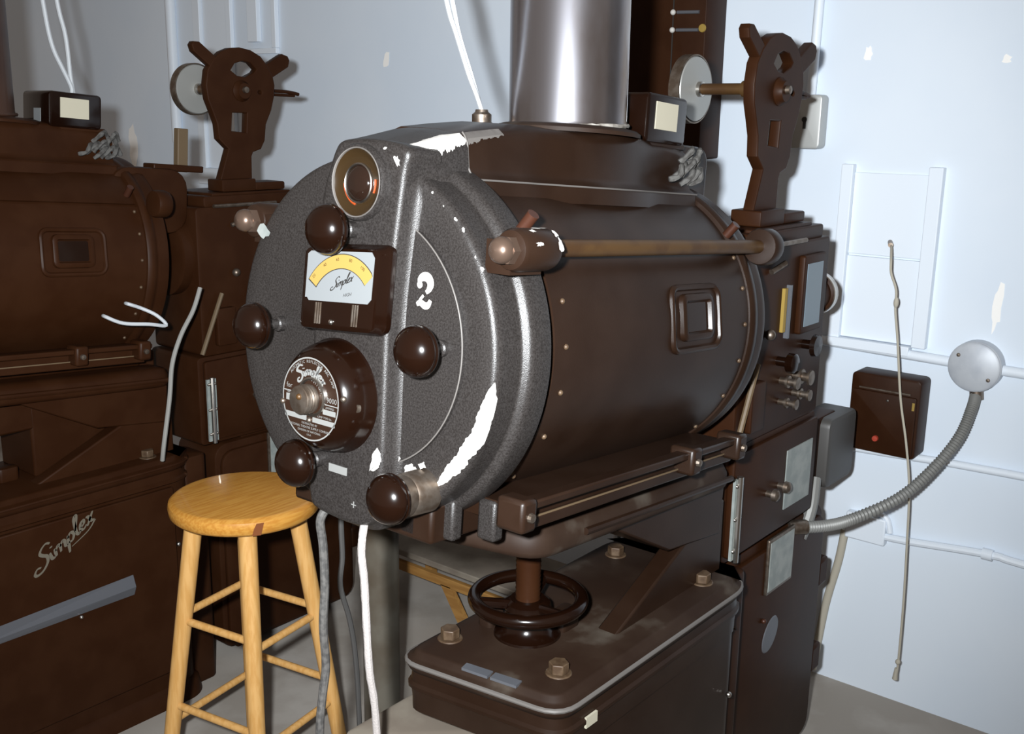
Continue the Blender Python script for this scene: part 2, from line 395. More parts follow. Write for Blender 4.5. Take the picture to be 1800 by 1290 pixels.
t = thing('electrical_cabinet', 'tall dark electrical panel on the wall behind the flue pipe', 'electrical panel', (WX, 1.60, 1.40))
b = MB(); rbox(b, 2.55, WX, 1.432, 1.80, 1.42, 3.0, .006, .003, 'x'); part('cabinet', b, 'machine_black', t)
part('seam', MB().box(2.5485, 2.551, 1.529, 1.532, 1.43, 2.98), 'ink', t)
for z in (1.800, 1.755):
    h = part('switch_lever', MB().cyl((2.548, 1.518, z), (2.548, 1.452, z-.002), .0045, n=10), 'strip_silver', t)
    part('lever_knob', MB().sphere((2.543, 1.528, z), .0075), 'chip_white', h)
part('badge', MB().lathe([(0, .011), (-.003, .010), (-.0035, 0)], (2.55, 1.441, 1.757), 'X', 14), 'yellow_mark', t)

# ================================================================== LAMPHOUSE (x along the optical axis, -y operator side)
TILT = R(4.5)
P0 = Vector((0.96704, 1.06478, 1.21674))
def L2W(x, y, z):
    c, s_ = math.cos(TILT), math.sin(TILT)
    return P0 + Vector((c*x+s_*z, y, -s_*x+c*z))
lamp = thing('arc_lamphouse', 'grey-black round arc lamphouse with five knobs, meter and chipped white paint', 'lamphouse', P0, 'arc lamphouses of the two projectors', (0, TILT, 0), True)
def cyl_pt(x, a, r): return (x, -r*math.cos(R(a)), r*math.sin(R(a)))
def cylpatch(mb, x0, x1, a0, a1, r0, r1, n=24):
    secs = []
    for i in range(n+1):
        a = a0+(a1-a0)*i/n
        secs.append([cyl_pt(x0, a, r0), cyl_pt(x1, a, r0), cyl_pt(x1, a, r1), cyl_pt(x0, a, r1)])
    return mb.loft(secs)
# rear cover with its two rounded steps
COVER = [(.004, .0), (.004, .05), (.002, .200), (0, .222), (0, .2440), (.0015, .2482), (.0045, .2512), (.009, .2528), (.016, .2532), (.048, .2520), (.0510, .2525), (.0530, .2550),
         (.0555, .2600), (.0595, .2632), (.0650, .2645), (.094, .2648), (.098, .2640), (.100, .2600), (.101, .2300)]
cover = part('rear_cover', MB().lathe(COVER, (0, -.003, 0), 'X', 128), 'crackle', lamp, smooth=50)
# round face door behind the centre panel
fd = MB().lathe([(.004, .174), (-.0035, .174), (-.0048, .1725), (-.005, .170), (-.005, 0)], (0, -.030, .009), 'X', 96)
part('face_door', fd, 'crackle', lamp, smooth=30)
part('door_edge', MB().tube([(-.0044, -.030-.1735*math.cos(R(a)), .009+.1735*math.sin(R(a))) for a in range(-70, 71, 4)], .0011, 6, 1), 'seam_grey', lamp)
# centre panel
PAN = [(-.1135, .235), (-.1185, .256), (-.110, .2655), (-.090, .2700), (-.050, .2735), (-.010, .2725), (.010, .2690), (.020, .2580), (.028, .240), (.040, .205), (.048, .16), (.052, .10), (.052, 0),
       (.052, -.10), (.052, -.19), (.049, -.225), (.038, -.241), (.0, -.2465), (-.040, -.2475), (-.070, -.2400), (-.088, -.218), (-.096, -.15), (-.0955, -.07), (-.0945, .045), (-.1010, .13), (-.1090, .20)]
PANS = [(p.x, p.y) for p in cat_rom([(a, b_, 0) for a, b_ in PAN], 3, True)]
pb = MB(); secs = []
for t_, off in [(.03, .012), (.0, .012), (-.003, .0105), (-.006, .007), (-.010, .0035), (-.016, .0015), (-.024, 0), (-.028, -.002), (-.0305, -.006), (-.031, -.010)]:
    sec = []
    for (u0, v0), (u1, v1) in zip(PANS, offset2d(PANS, off)):
        k = 1 if off < 0 else max(0, min(1, (.235-v0)/.03)); sec.append((t_, u0+(u1-u0)*k, v0+(v1-v0)*k))
    secs.append(sec)
pb.loft(secs)
part('centre_panel', pb, 'crackle', lamp, smooth=60)
# hood
def ztop(x):
    ks = [(-.03, .262), (0, .2685), (.06, .284), (.15, .298), (.22, .307), (.32, .311), (.45, .318), (.60, .318), (.66, .312), (.69, .300)]
    for (xa, za), (xb, zb) in zip(ks, ks[1:]):
        if x <= xb: return za+(zb-za)*max(0, (x-xa))/(xb-xa)
    return ks[-1][1]
def hood_sec(x, low=.205, ex=0.0):
    z = ztop(x)
    return [(x, -.128-ex, low), (x, -.126-ex, .231), (x, -.115-ex, .238), (x, -.1105-ex, .246), (x, -.1075-ex, z-.018), (x, -.1035-ex, z-.006), (x, -.095-ex, z-.0005), (x, -.05, z+.007),
            (x, .02, z+.009), (x, .032, z+.005), (x, .040, z-.008), (x, .046, .24), (x, .052, low)]
xs = [-.0245, -.01, .01, .03, .06, .09]
def rear_sec(x):
    z = ztop(x); w_ = .006*max(0, 1-(x+.0245)/.09); k = max(0, min(1, x/.04))
    return [(x, -.108-.034*k, .17+.02*k), (x, -.1105-.012*k, .212), (x, -.1115-w_-.003*k, .238), (x, -.1105-w_, z-.018), (x, -.1055-w_, z-.006), (x, -.096-w_, z), (x, -.05, z+.007), (x, .0, z+.008), (x, .016, z+.002), (x, .026, z-.014), (x, .040, .22), (x, .050, .18)]
part('hood_rear', MB().loft([rear_sec(x) for x in xs]), 'crackle', lamp, smooth=45)
xs = [.0915, .12, .15, .19, .22, .25, .28, .32, .36, .40, .44, .48, .52, .56, .60, .64, .67, .685]
def bulge(x): return .020*max(0, 1-((x-.405)/.15)**2)
part('hood', MB().loft([hood_sec(x, .205, bulge(x)) for x in xs]), 'black_paint', lamp, smooth=45)
part('hood_edge', MB().tube([(x, -.129-bulge(x), .2305) for x in xs], .0014, 6, 1), 'seam_grey', lamp)
part('hood_seam', MB().tube([(.0905, -.127, .225), (.0905, -.1125, .245), (.0905, -.108, .278), (.0905, -.098, .292)], .0014, 6, 2), 'seam_grey', lamp)
part('flue_collar', MB().lathe([(0, .118), (.006, .118), (.010, .112), (.012, .104), (.012, .09)], (.413, -.035, .312), 'Z', 56, cap=False), 'dusty_black', lamp)
# body, door, rod
part('body_shell', MB().lathe([(.10, .2420), (.71, .2420)], (0, 0, 0), 'X', 96), 'black_paint', lamp)
part('upper_panel', cylpatch(MB(), .111, .695, 36, 64, .240, .2465), 'black_paint', lamp, smooth=30)
db = cylpatch(MB(), .128, .690, -62, 33.5, .2425, .2505, 40)
door = part('side_door', db, 'black_paint', lamp, smooth=30)
for a in (18, 3.9, -10.7, -26.6, -45.8): part('rivet', MB().sphere(cyl_pt(.153, a, .2505), .0042, n=10, m=6), 'bolt_rust', door)
for a in (30.5, 17.8, 3.5, -11.3, -27.4, -46): part('rivet', MB().sphere(cyl_pt(.678, a, .2505), .0042, n=10, m=6), 'bolt_rust', door)
def on_cyl(r): return lambda x, a: cyl_pt(x, a, r)
wr = [(x, a) for x, a in rrect(.15, .0995, .018, 4, .51, .036)]
wpts = [cyl_pt(x, math.degrees(v/.25), .2515) for x, v in wr]
part('window_bead', MB().tube(wpts, .0055, 8, 1, True), 'black_paint', door)
wb = MB(); layered(wb, rrect(.09, .064, .010, 3, .508, .038), [(.2505, .006), (.257, .004), (.259, 0), (.2585, -.006), (.2525, -.009)], lambda u, v, t_: cyl_pt(u, math.degrees(v/.25), t_))
wf = part('window_frame', wb, 'black_paint', door)
part('window_glass', MB().add([cyl_pt(u, math.degrees(v/.25), .2530) for u, v in rrect(.071, .045, .004, 2, .508, .038)], [tuple(range(12))]), 'dark_glass', wf)
part('door_rod', MB().cyl((.085, -.246, .149), (.715, -.246, .149), .0118), 'brass', lamp, label='dull brass hinge rod')
# hinge bosses with acorn nuts, both sides
HEX = [(math.cos(R(60*i)), math.sin(R(60*i))) for i in range(6)]
for (yy, cut) in ((-.262, False), (.234, True)):
    sg = -1 if yy < 0 else 1
    bb = MB().lathe([(.004, .018), (.006, .024), (.012, .027), (.070, .027), (.078, .025), (.080, .020)], (0, yy, .149), 'X', 28)
    bb.box(.008, .070, min(yy, yy-sg*.04), max(yy, yy-sg*.04), .118, .160)
    boss = part('hinge_boss', bb, 'black_paint', lamp, smooth=40)
    nb = MB(); nb.loft([[(x, yy+HEX[i][0]*r, .149+HEX[i][1]*r) for i in range(6)] for x, r in ((.006, .0185), (-.008, .0185))])
    nb.lathe([(-.007, .0165), (-.012, .0170), (-.018, .0150), (-.023, .0100), (-.025, 0)], (0, yy, .149), 'X', 20)
    part('acorn_nut', nb, 'bronze', boss, label='brown metal domed nut')
cb = MB()
for (xx, aa, ru, rv) in ((.030, 118, .006, .0028), (.047, 100, .008, .0040), (.064, 92, .009, .0045), (.072, 125, .005, .008), (.030, 160, .006, .003), (.020, 80, .004, .0025), (.074, 165, .004, .010)):
    cb = MB(); blob(cb, lambda u, v: (u, -.262-.0275*math.cos(v/.0275), .149+.0275*math.sin(v/.0275)), (xx, R(180-aa)*.0275), ru, rv, 18, .4)
    part('paint_chip', cb, 'chip_white', lamp)
part('oil_stub', MB().cyl((.078, -.218, .168), (.078, -.238, .192), .0085, n=14), 'copper', lamp)
part('oil_stub', MB().cyl((.664, -.205, .165), (.664, -.222, .185), .008, n=12), 'copper', lamp)
# front ring and front casting
part('front_ring', MB().lathe([(.690, .2430), (.692, .2535), (.700, .2580), (.712, .2580), (.716, .2540), (.722, .2535), (.735, .2560), (.748, .2540), (.752, .2440), (.752, .05)], (0, 0, 0), 'X', 96), 'black_paint', lamp, smooth=45)
part('rod_ear', MB().lathe([(.705, .020), (.707, .030), (.713, .0325), (.735, .0325), (.742, .030), (.743, .020)], (0, -.248, .149), 'X', 28), 'black_paint', lamp)
part('front_cone', MB().lathe([(.745, .150), (.760, .145), (.775, .115), (.788, .085), (.792, .080)], (0, -.03, 0), 'X', 40), 'machine_black', lamp, smooth=45)
b = MB(); rbox(b, .64, .80, -.085, .06, .15, .318, .03, .012, 'y'); part('front_cap', b, 'black_paint', lamp)
b = MB(); rbox(b, .74, .812, -.060, .05, .10, .285, .030, .012, 'y'); part('dowser_housing', b, 'machine_black', lamp)
# cable wad on the hood front
wb = MB()
for k in range(9):
    c = (.605+.075*random.random(), -.118-.012*random.random(), .255+.045*random.random())
    wb.tube([(c[0]-.02, c[1], c[2]-.014), (c[0]-.006, c[1]-.012, c[2]+.01*random.uniform(-1, 1)), (c[0]+.008, c[1]-.006, c[2]+.012), (c[0]+.022, c[1]+.004, c[2]-.006)], .0048, 7, 4, wob=.25)
part('cable_wad', wb, 'wad_grey', lamp, label='crumpled grey taped wiring')
# small gauge on the hood front
b = MB(); rbox(b, .525, .655, -.112, .01, .312, .392, .010, .004, 'y')
g = part('hood_gauge', b, 'bakelite', lamp)
part('gauge_face', MB().box(.552, .622, -.1135, -.1115, .334, .379), 'gauge_cream', g, label='cream gauge face')
part('gauge_label', MB().box(.5235, .5255, -.075, -.045, .322, .352), 'card_white', g)
part('gauge_mount', MB().box(.50, .67, -.105, .02, .305, .316), 'black_paint', lamp, bevel=.003)
# lower rails, lugs and base
part('base_trough', MB().box(.02, .74, -.145, .14, -.262, -.205), 'black_paint', lamp, bevel=.006)
part('slide_rail', MB().box(.075, .700, -.262, -.238, -.196, -.184), 'black_paint', lamp, bevel=.003)
part('slide_rail', MB().box(.110, .690, -.245, -.20, -.232, -.214), 'black_paint', lamp, bevel=.003)
part('slide_rail', MB().box(.075, .700, .20, .25, -.222, -.196), 'black_paint', lamp, bevel=.003)
part('rail_web', MB().box(.09, .70, -.238, -.13, -.226, -.198), 'black_paint', lamp)
part('rail_edge', MB().box(.12, .66, -.2455, -.2440, -.2155, -.2130), 'tan_rod', lamp)
for x in (.055, .500, .66):
    c = part('rail_clamp', MB().box(x, x+.032, -.272, -.225, -.222, -.176), 'black_paint', lamp, bevel=.006)
    part('clamp_bolt', MB().lathe([(0, .007), (-.005, .006), (-.006, 0)], (x+.016, -.272, -.200), 'Y', 10), 'dull_steel', c)
for (x, y) in ((.020, -.100), (.045, -.145), (.085, -.185)):
    part('foot_lug', MB().box(x, x+.022, y-.016, y+.016, -.258, -.200), 'crackle', lamp, bevel=.005)

# --- knobs
def knob(yz, xbase, xcap, k=1.0, collar=False):
    y, z = yz
    prof = [(.006, .0), (.006, .014), (.005, .026), (.002, .0290)]+[(-.024*math.sin(R(q)), .0312*math.cos(R(q))) for q in range(0, 91, 9)]
    cap = part('control_knob', MB().lathe([(xcap+a*k, r*k) for a, r in prof], (0, y, z), 'X', 36), 'bakelite', lamp, smooth=60, label='round black bakelite knob')
    part('knob_rim', MB().lathe([(xcap+.004, .026*k), (xcap+.007, .0300*k), (xcap+.003, .0315*k), (xcap-.001, .030*k)], (0, y, z), 'X', 36, cap=False), 'bakelite', cap)
    part('knob_shaft', MB().lathe([(xcap+.005, .0075), (xbase, .0075)], (0, y, z), 'X', 14), 'crackle', cap)
    if collar:
        part('knob_collar', MB().lathe([(xcap+.008, .018), (xcap+.012, .026), (xcap+.024, .0280), (xcap+.028, .0265), (xcap+.032, .0290), (.004, .0300)], (0, y, z), 'X', 30), 'dull_steel', cap, label='worn silver collar')
    else:
        part('shaft_collar', MB().lathe([(xbase, .011), (xbase-.012, .011), (xbase-.014, .009)], (0, y, z), 'X', 16), 'crackle', cap)
    return cap
knob((-.024, .155), -.031, -.076, 1.06); knob((.152, .005), .0, -.054, 1.06); knob((-.171, .016), .0, -.053, 1.06)
knob((.026, -.167), -.031, -.074, 1.06); knob((-.145, -.179), .0, -.063, 1.08, True)
# --- porthole
pc = (-.036, .217)
por = part('porthole', MB().lathe([(-.028, .0500), (-.038, .0500), (-.0415, .0480), (-.0415, .0455), (-.0390, .0435)], (0, *pc), 'X', 56, cap=False), 'crackle', lamp)
part('porthole_lip', MB().lathe([(-.0412, .0455), (-.0425, .0448), (-.0418, .0436), (-.0392, .0434)], (0, *pc), 'X', 56, cap=False), 'seam_grey', por)
part('porthole_bowl', MB().lathe([(-.0392, .0437), (-.036, .040), (-.033, .032), (-.0325, .0)], (0, *pc), 'X', 48, False), 'olive_glass', por)
part('lens_ring', MB().lathe([(-.0325, .0265), (-.0365, .0262), (-.0375, .0248), (-.0365, .0236), (-.033, .0232)], (0, pc[0]+.001, pc[1]-.001), 'X', 40, cap=False), 'steel', por)
part('lens', MB().lathe([(-.0335, .0238), (-.0385, .0210), (-.0420, .0130), (-.0432, 0)], (0, pc[0]+.001, pc[1]-.001), 'X', 36), 'dark_glass', por, smooth=80)
og = MB()
for a0, a1 in ((205, 275),): og.tube([(-.0338, pc[0]-.0292*math.cos(R(a)), pc[1]+.0292*math.sin(R(a))) for a in range(a0-20, a1-19, 7)], .0018, 6, 1)
part('orange_rim', og, 'orange_arc', por, label='orange arc on the porthole rim')
part('orange_rim', MB().tube([(-.0338, pc[0]-.029*math.cos(R(a)), pc[1]+.029*math.sin(R(a))) for a in range(-25, 15, 7)], .0014, 6, 1), 'orange_arc', por)
# --- ammeter
am = R(3.8); mcy, mcz = -.0245, .0765
def mp(u, v, t_=0): return (-.031-t_, mcy-u*math.cos(am)-v*math.sin(am), mcz+u*math.sin(am)+v*math.cos(am))
b = MB(); layered(b, rrect(.148, .116, .012, 5), [(-.004, .002), (.003, .002), (.006, .001), (.009, -.001), (.019, -.002), (.0235, -.004), (.025, -.008)], mp)
met = part('arc_meter', b, 'bakelite', lamp, smooth=30, label='black bakelite arc current meter')
cu_, cv_ = .002, .0165
card = [(-.064, .030), (-.058, .034), (.058, .034), (.064, .027), (.064, -.027), (.058, -.033), (-.056, -.033), (-.060, -.029), (-.064, -.029)]
b = MB(); layered(b, [(u+cu_, v+cv_) for u, v in card], [(.0248, 0), (.0258, 0)], mp); dial = part('dial_card', b, 'card_white', met, smooth=0)
def arcband(mb, r0, r1, a0, a1, h, n=26):
    V = []; F = []
    for i in range(n+1):
        a = R(a0+(a1-a0)*i/n)
        for r in (r0, r1):
            u = min(.0655, .008+r*math.cos(a)); V.append(mp(u, -.030+r*math.sin(a), h))
    for i in range(n): F.append((2*i, 2*i+1, 2*i+3, 2*i+2))
    return mb.add(V, F)
part('scale_outline', arcband(MB(), .0575, .0777, 40, 147.5, .0260), 'ink', dial)
part('scale_band', arcband(MB(), .0586, .0766, 40, 146, .0263), 'scale_yellow', dial, label='yellow meter scale')
tk = MB()
for i, a in enumerate(range(138, 50, -20)):
    c, s_ = math.cos(R(a)), math.sin(R(a)); pu, pv = .008+.0705*c, -.030+.0705*s_
    text_mb(tk, str(20*(i+1)), .0062, (lambda x, y, pu=pu, pv=pv, a=a: mp(pu+(x*math.sin(R(a))+y*math.cos(R(a))), pv+(-x*math.cos(R(a))+y*math.sin(R(a)))-.002, .0266)))
part('scale_numbers', tk, 'brass', dial)
sc = MB(); script_word(sc, lambda u, v: mp(-.013+u*.0190+v*.006, -.002+v*.016+u*.0065, .0262), .085)
text_mb(sc, 'HIGH', .0065, lambda x, y: mp(.0210+x+y*.25, -.0080+y+x*.16, .0262))
part('dial_lettering', sc, 'ink', dial)
for u0 in (-.040, .032):
    for k in range(3):
        b = MB(); b.add([mp(u0+.0045*k+du, v, h) for v in (-.0475, -.0185) for du, h in ((0, .0248), (.0007, .0266), (.0019, .0266), (.0026, .0248))], [(0, 1, 5, 4), (1, 2, 6, 5), (2, 3, 7, 6), (0, 3, 2, 1), (4, 5, 6, 7)])
        part('grip_rib', b, 'dull_steel', met, smooth=0)
b = MB(); b.sphere(mp(-.006, -.044, .0255), .0038, n=12, m=8); part('zero_screw', b, 'steel', met)
# --- feed motor with round nameplate
mo = (-.005, -.0715)
mot = part('feed_motor', MB().lathe([(-.025, .079), (-.034, .079), (-.037, .0765), (-.050, .0750), (-.062, .0710), (-.071, .0650), (-.0765, .0600), (-.078, .0570), (-.078, 0)], (0, *mo), 'X', 64), 'bakelite', lamp, smooth=60, label='round dark brown feed motor housing')
npt = part('name_plate', MB().lathe([(-.078, .0562), (-.0788, .0562), (-.0788, .0)], (0, *mo), 'X', 56), 'plate_ink', mot, label='round maker plate with silver lettering')
def npm(u, v, h=.0): return (-.0790-h, mo[0]-u, mo[1]+v)
b = MB()
n = 64; V = [npm(r*math.cos(2*math.pi*i/n), r*math.sin(2*math.pi*i/n)) for i in range(n) for r in (.0545, .0565)]
b.add(V, [(2*i, 2*i+1, (2*i+3) % (2*n), (2*i+2) % (2*n)) for i in range(n)])
def arc_text(mb, txt, size, r, a_mid=90, gap=1.0):
    per = size*.62*gap/r; a = R(a_mid)+per*(len(txt)-1)/2
    for ch in txt:
        if ch != ' ': text_mb(mb, ch, size, (lambda x, y, a=a: npm((r+y)*math.cos(a)+x*math.sin(a), (r+y)*math.sin(a)-x*math.cos(a))))
        a -= per
arc_text(b, 'AUTOMATIC REFLECTOR ARC LAMP', .0058, .0490, 84)
rad0 = .0305
def scr(u, v):
    a = R(142)-(u-.05)*R(47); r = rad0+v*.0175
    return npm(r*math.cos(a)+.001, r*math.sin(a)+.001)
script_word(b, scr, .13)
arc_text(b, 'HIGH', .0075, .0235, 52, 1.15)
def flat(txt, size, u, v): text_mb(b, txt, size, lambda x, y: npm(u+x, v+y))
flat('for', .010, -.043, .0095); flat('19000', .0100, .0400, .0015)
def bar(u0, u1, v0, v1): b.add([npm(u0, v0), npm(u1, v0), npm(u1, v1), npm(u0, v1)], [(0, 1, 2, 3)])
bar(-.0545, -.036, .0045, .0060); bar(.024, .0545, -.0025, -.0012); bar(.026, .051, -.0155, -.0085); flat('AMPERES', .0042, .0395, -.0072)
bar(-.049, -.036, -.008, .001); flat('No.', .0055, -.044, .0022)
bar(-.0500, -.006, -.0300, -.0230); bar(.006, .0500, -.0300, -.0230); flat('LAMP TYPE No.', .0042, .030, -.0215)
flat('DISTRIBUTED BY', .0042, .0, -.0355); flat('NATIONAL THEATRE SUPPLY COMPANY', .0046, .0, -.0405); flat('DIVISION OF NATIONAL', .0042, .0, -.0455); flat('U.S.A.', .0038, .0, -.0500)
part('plate_lettering', b, 'plate_silver', npt, smooth=0)
part('hub_ring', MB().lathe([(-.0788, .0270), (-.0815, .0268), (-.0822, .0245), (-.0812, .0225), (-.079, .0222)], (0, mo[0]-.004, mo[1]+.004), 'X', 36, cap=False), 'steel', mot)
tn = part('thumb_nut', MB().lathe([(-.079, .0195), (-.081, .0200)] + [(-.083-.0022*i, .0200-(.0012 if i % 2 else 0)) for i in range(6)] + [(-.0975, .0190), (-.0985, .0175), (-.0985, 0)], (0, mo[0]+.001, mo[1]+.001), 'X', 36), 'dull_steel', mot)
part('shaft_end', MB().sphere((-.0985, mo[0]-.001, mo[1]+.006), .0045, n=10, m=6), 'brass', tn)
for (y, z, x) in ((mo[0], mo[1]-.0285, -.079), (mo[0]-.060, mo[1]+.010, -.074), (mo[0]+.056, mo[1]-.012, -.0785)):
    part('screw', MB().sphere((x, y, z), .0045, n=10, m=6), 'dull_steel', mot)
part('breather_hole', MB().lathe([(-.0560, .0075), (-.0610, .0068), (-.0612, .0050), (-.058, .004)], (0, mo[0]-.067, mo[1]-.002), 'X', 16, cap=False), 'dull_steel', mot)
# --- labels and paint on the face
part('label_plate', MB().box(-.0322, -.0305, -.030, .006, -.1800, -.1690), 'plate_silver', lamp)
b = MB(); b.box(-.0318, -.0308, -.0505, -.0415, -.2176, -.2164); b.box(-.0318, -.0308, -.0466, -.0454, -.2215, -.2125); part('plus_mark', b, 'plate_silver', lamp)
b = MB(); f2 = lambda u, v: (-.0058, -.134-u, .083+v)
ribbon(b, [(-.009, .009), (-.0085, .016), (-.002, .0205), (.006, .0195), (.0105, .0125), (.008, .005), (.003, .0005)], (lambda t: .0055+.0070*math.sin(math.pi*min(1, max(0, t*1.1-.05)))), f2, 6)
blob(b, f2, (-.0085, .0095), .0048, .0048, 14, .05)
ribbon(b, [(-.001, -.0035), (-.006, -.009), (-.011, -.0165)], .004, f2, 5)
ribbon(b, [(-.0125, -.0165), (-.006, -.0135), (.002, -.0165), (.008, -.0150), (.0115, -.0085)], (lambda t: .005+.0045*math.sin(math.pi*t)), f2, 6)
part('numeral_two', b, 'chip_white', lamp, smooth=0, label='white stencilled number 2')
# chipped paint: ring, panel foot, collar, hood edge
def wav(t, seed, amp=1.0): return amp*(math.sin(t*9+seed)*.4+math.sin(t*23+seed*2.1)*.3+math.sin(t*61+seed*3.7)*.2+math.sin(t*131+seed*1.3)*.15)
def prof_pt(q):
    # q: distance (m) inward (<0) or outward round the cover shoulder from the edge r=.244
    if q <= 0: return (-.0008, .244+q)
    a_ = min(q/.012, 1)*math.pi/2
    return (.0092-.0100*math.cos(a_), .2440+.0098*math.sin(a_))
b = MB(); V = []; F = []; n = 150
for i in range(n+1):
    t_ = i/n; a = -3.5-42.5*t_; e = min(1, t_/.12, (1-t_)/.10)**.6
    mid = .0065-.0165*t_; hw = (.0042+.0065*math.sin(math.pi*min(1, t_*1.05))**.8)*e
    s0 = mid-hw*(1+wav(t_, 1, .35)); s1 = mid+hw*(1+wav(t_, 5, .40))
    for k in range(5):
        x, r = prof_pt(s0+(s1-s0)*k/4); V.append((x, -.003-r*math.cos(R(a)), r*math.sin(R(a))))
for i in range(n):
    for k in range(4): F.append((5*i+k, 5*i+k+1, 5*i+6+k, 5*i+5+k))
b.add(V, F); part('paint_chip', b, 'chip_white', lamp, label='long strip of bare white chipped paint')
def ragged(mb, x, pts, amp=.0012, n=5):
    P = []
    for i in range(len(pts)):
        p, q = Vector(pts[i]), Vector(pts[(i+1) % len(pts)])
        for k in range(n): P.append(p.lerp(q, k/n)+Vector((random.uniform(-amp, amp), random.uniform(-amp, amp))))
    return mb.add([(x, p.x, p.y) for p in P], [tuple(range(len(P)))])
b = ragged(MB(), -.0325, [(-0.074, -0.163), (-0.077, -0.15), (-0.08, -0.137), (-0.089, -0.128), (-0.095, -0.134), (-0.097, -0.145), (-0.091, -0.155), (-0.081, -0.161)])
part('paint_chip', b, 'chip_white', lamp)
part('paint_chip', ragged(MB(), -.0062, [(-0.081, -0.144), (-0.096, -0.141), (-0.106, -0.141), (-0.104, -0.147), (-0.092, -0.156), (-0.081, -0.16)]), 'chip_white', lamp)
b = ragged(MB(), -.0062, [(-0.113, -0.152), (-0.126, -0.146), (-0.14, -0.151), (-0.151, -0.161), (-0.157, -0.174), (-0.149, -0.177), (-0.139, -0.169), (-0.127, -0.163), (-0.116, -0.161)])
part('paint_chip', b, 'chip_white', lamp)
part('paint_chip', ragged(MB(), -.0062, [(-0.139, -0.144), (-0.149, -0.138), (-0.153, -0.145), (-0.143, -0.149)], .0006), 'chip_white', lamp)
b = MB()
for (a_, q_, ru, rv) in ((58, .003, .002, .0015), (46, .004, .002, .003), (42, .005, .0025, .003), (33, .004, .0015, .002), (52, .002, .001, .001), (29, .006, .003, .003)):
    b = MB(); x_, r_ = prof_pt(q_); blob(b, lambda u, v: (x_-.0006, -.003-(r_+u+.0006)*math.cos(R(a_)+v/.25), (r_+u+.0006)*math.sin(R(a_)+v/.25)), (0, 0), ru, rv, 12, .3)
    part('paint_chip', b, 'chip_white', lamp)

def edge_chip(x0, x1, w0, seed, rear, n=160):
    V = []; F = []; mb = MB()
    for i in range(n+1):
        t_ = i/n; x = x0+(x1-x0)*t_; z = ztop(x); e = max(.02, w0(t_)); w_ = .006*max(0, 1-(x+.0245)/.09) if rear else .0
        top = .007*e*(1+wav(t_, seed, .5)); low = .013*e*(1+wav(t_, seed+3, .6))
        ya, yb, yc = (-.096-w_, -.1055-w_, -.1105-w_) if rear else (-.095-bulge(x), -.1035-bulge(x), -.1075-bulge(x))
        V += [(x, ya+top, z+.0022), (x, ya-.0004, z+.0012), (x, yb-.0008, z-.0055), (x, yc-.0008+max(0, .013-low)*.3, z-.006-low)]
    for i in range(n):
        for k in range(3): F.append((4*i+k, 4*i+k+1, 4*i+5+k, 4*i+4+k))
    return mb.add(V, F)
part('paint_chip', edge_chip(-.0235, .088, lambda t: .35+.9*math.sin(math.pi*t)**.7-.25*t, 2, True), 'chip_white', lamp, label='bare white patch on the hood edge')
part('paint_chip', edge_chip(.094, .17, lambda t: .42*(1-t)+.12*math.sin(t*17)**2, 4, False), 'seam_grey', lamp)
b = MB(); blob(b, lambda u, v: (-.0322, u, v), (-.100, .247), .007, .004, 16, .35, .8); part('paint_chip', b, 'chip_white', lamp); b = MB(); blob(b, lambda u, v: (-.0318, u, v), (-.078, .262), .003, .002, 10, .3); part('paint_chip', b, 'chip_white', lamp)
b = MB(); blob(b, lambda u, v: (-.0002, u, v), (.203, .135), .013, .010, 12, .25); part('paint_chip', b, 'pale_plate', lamp)
# flue pipe
def flue(loc, label):
    t_ = thing('flue_pipe', label, 'flue pipe', loc, 'sheet-metal flue pipes')
    x, y, z = loc
    part('pipe', MB().lathe([(0, .0945), (.006, .0965), (.012, .0945), (1.5, .0955)], loc, 'Z', 72), 'flue_metal', t_)
    part('solder_line', MB().tube([(x+.0965*math.cos(2*math.pi*i/40), y+.0965*math.sin(2*math.pi*i/40), z+.005) for i in range(40)], .0035, 6, 2, True, .3), 'solder', t_)
    part('lock_seam', MB().box(x-.0985+.004, x-.0945+.004, y-.004, y+.004, z+.004, z+1.5).map(lambda a, b_, c: (x+math.cos(R(-58))*(-(a-x))+math.sin(R(-58))*(b_-y)*-1, y+math.sin(R(-58))*(-(a-x))+math.cos(R(-58))*(b_-y), c)), 'strip_silver', t_)
    return t_
flue_base = L2W(.413, -.035, .322)
f1 = flue(tuple(flue_base), 'shiny sheet-metal flue pipe rising from the big lamphouse')

# pedestal ------------------------------------------------------------
ped = thing('projector_pedestal', 'black iron pedestal with handwheel under the big lamphouse', 'pedestal', (1.42, .98, 0), 'cast-iron projector pedestals')
PT = .666
OUT = [(1.112, 1.118), (1.148, .828), (1.72, .826), (1.76, .86), (1.76, 1.09), (1.72, 1.125)]
def rpoly(pts, r, n=5):
    out = []; k = len(pts)
    for i in range(k):
        a, b_, c = Vector(pts[i-1]), Vector(pts[i]), Vector(pts[(i+1) % k])
        p = b_+(a-b_).normalized()*r; q = b_+(c-b_).normalized()*r
        for j in range(n+1):
            t_ = j/n; out.append(tuple((1-t_)**2*p+2*t_*(1-t_)*b_+t_*t_*q))
    return out
top = rpoly(OUT, .035)
b = MB(); layered(b, top, [(PT-.030, -.004), (PT-.026, .004), (PT-.014, .010), (PT-.006, .008), (PT-.004, .002), (PT-.002, -.002), (PT+.006, -.006), (PT+.008, -.012)], lambda u, v, t_: (u, v, t_))
part('top_plate', b, 'dusty_black', ped, smooth=50)
part('bead_highlight', MB().tube([(u, v, PT-.010) for u, v in offset2d(top, .0085)], .0042, 8, 1, True), 'seam_grey', ped, label='edge bead in grey for its lit line')  # pale tube puts the highlight along the plate lip into the colour
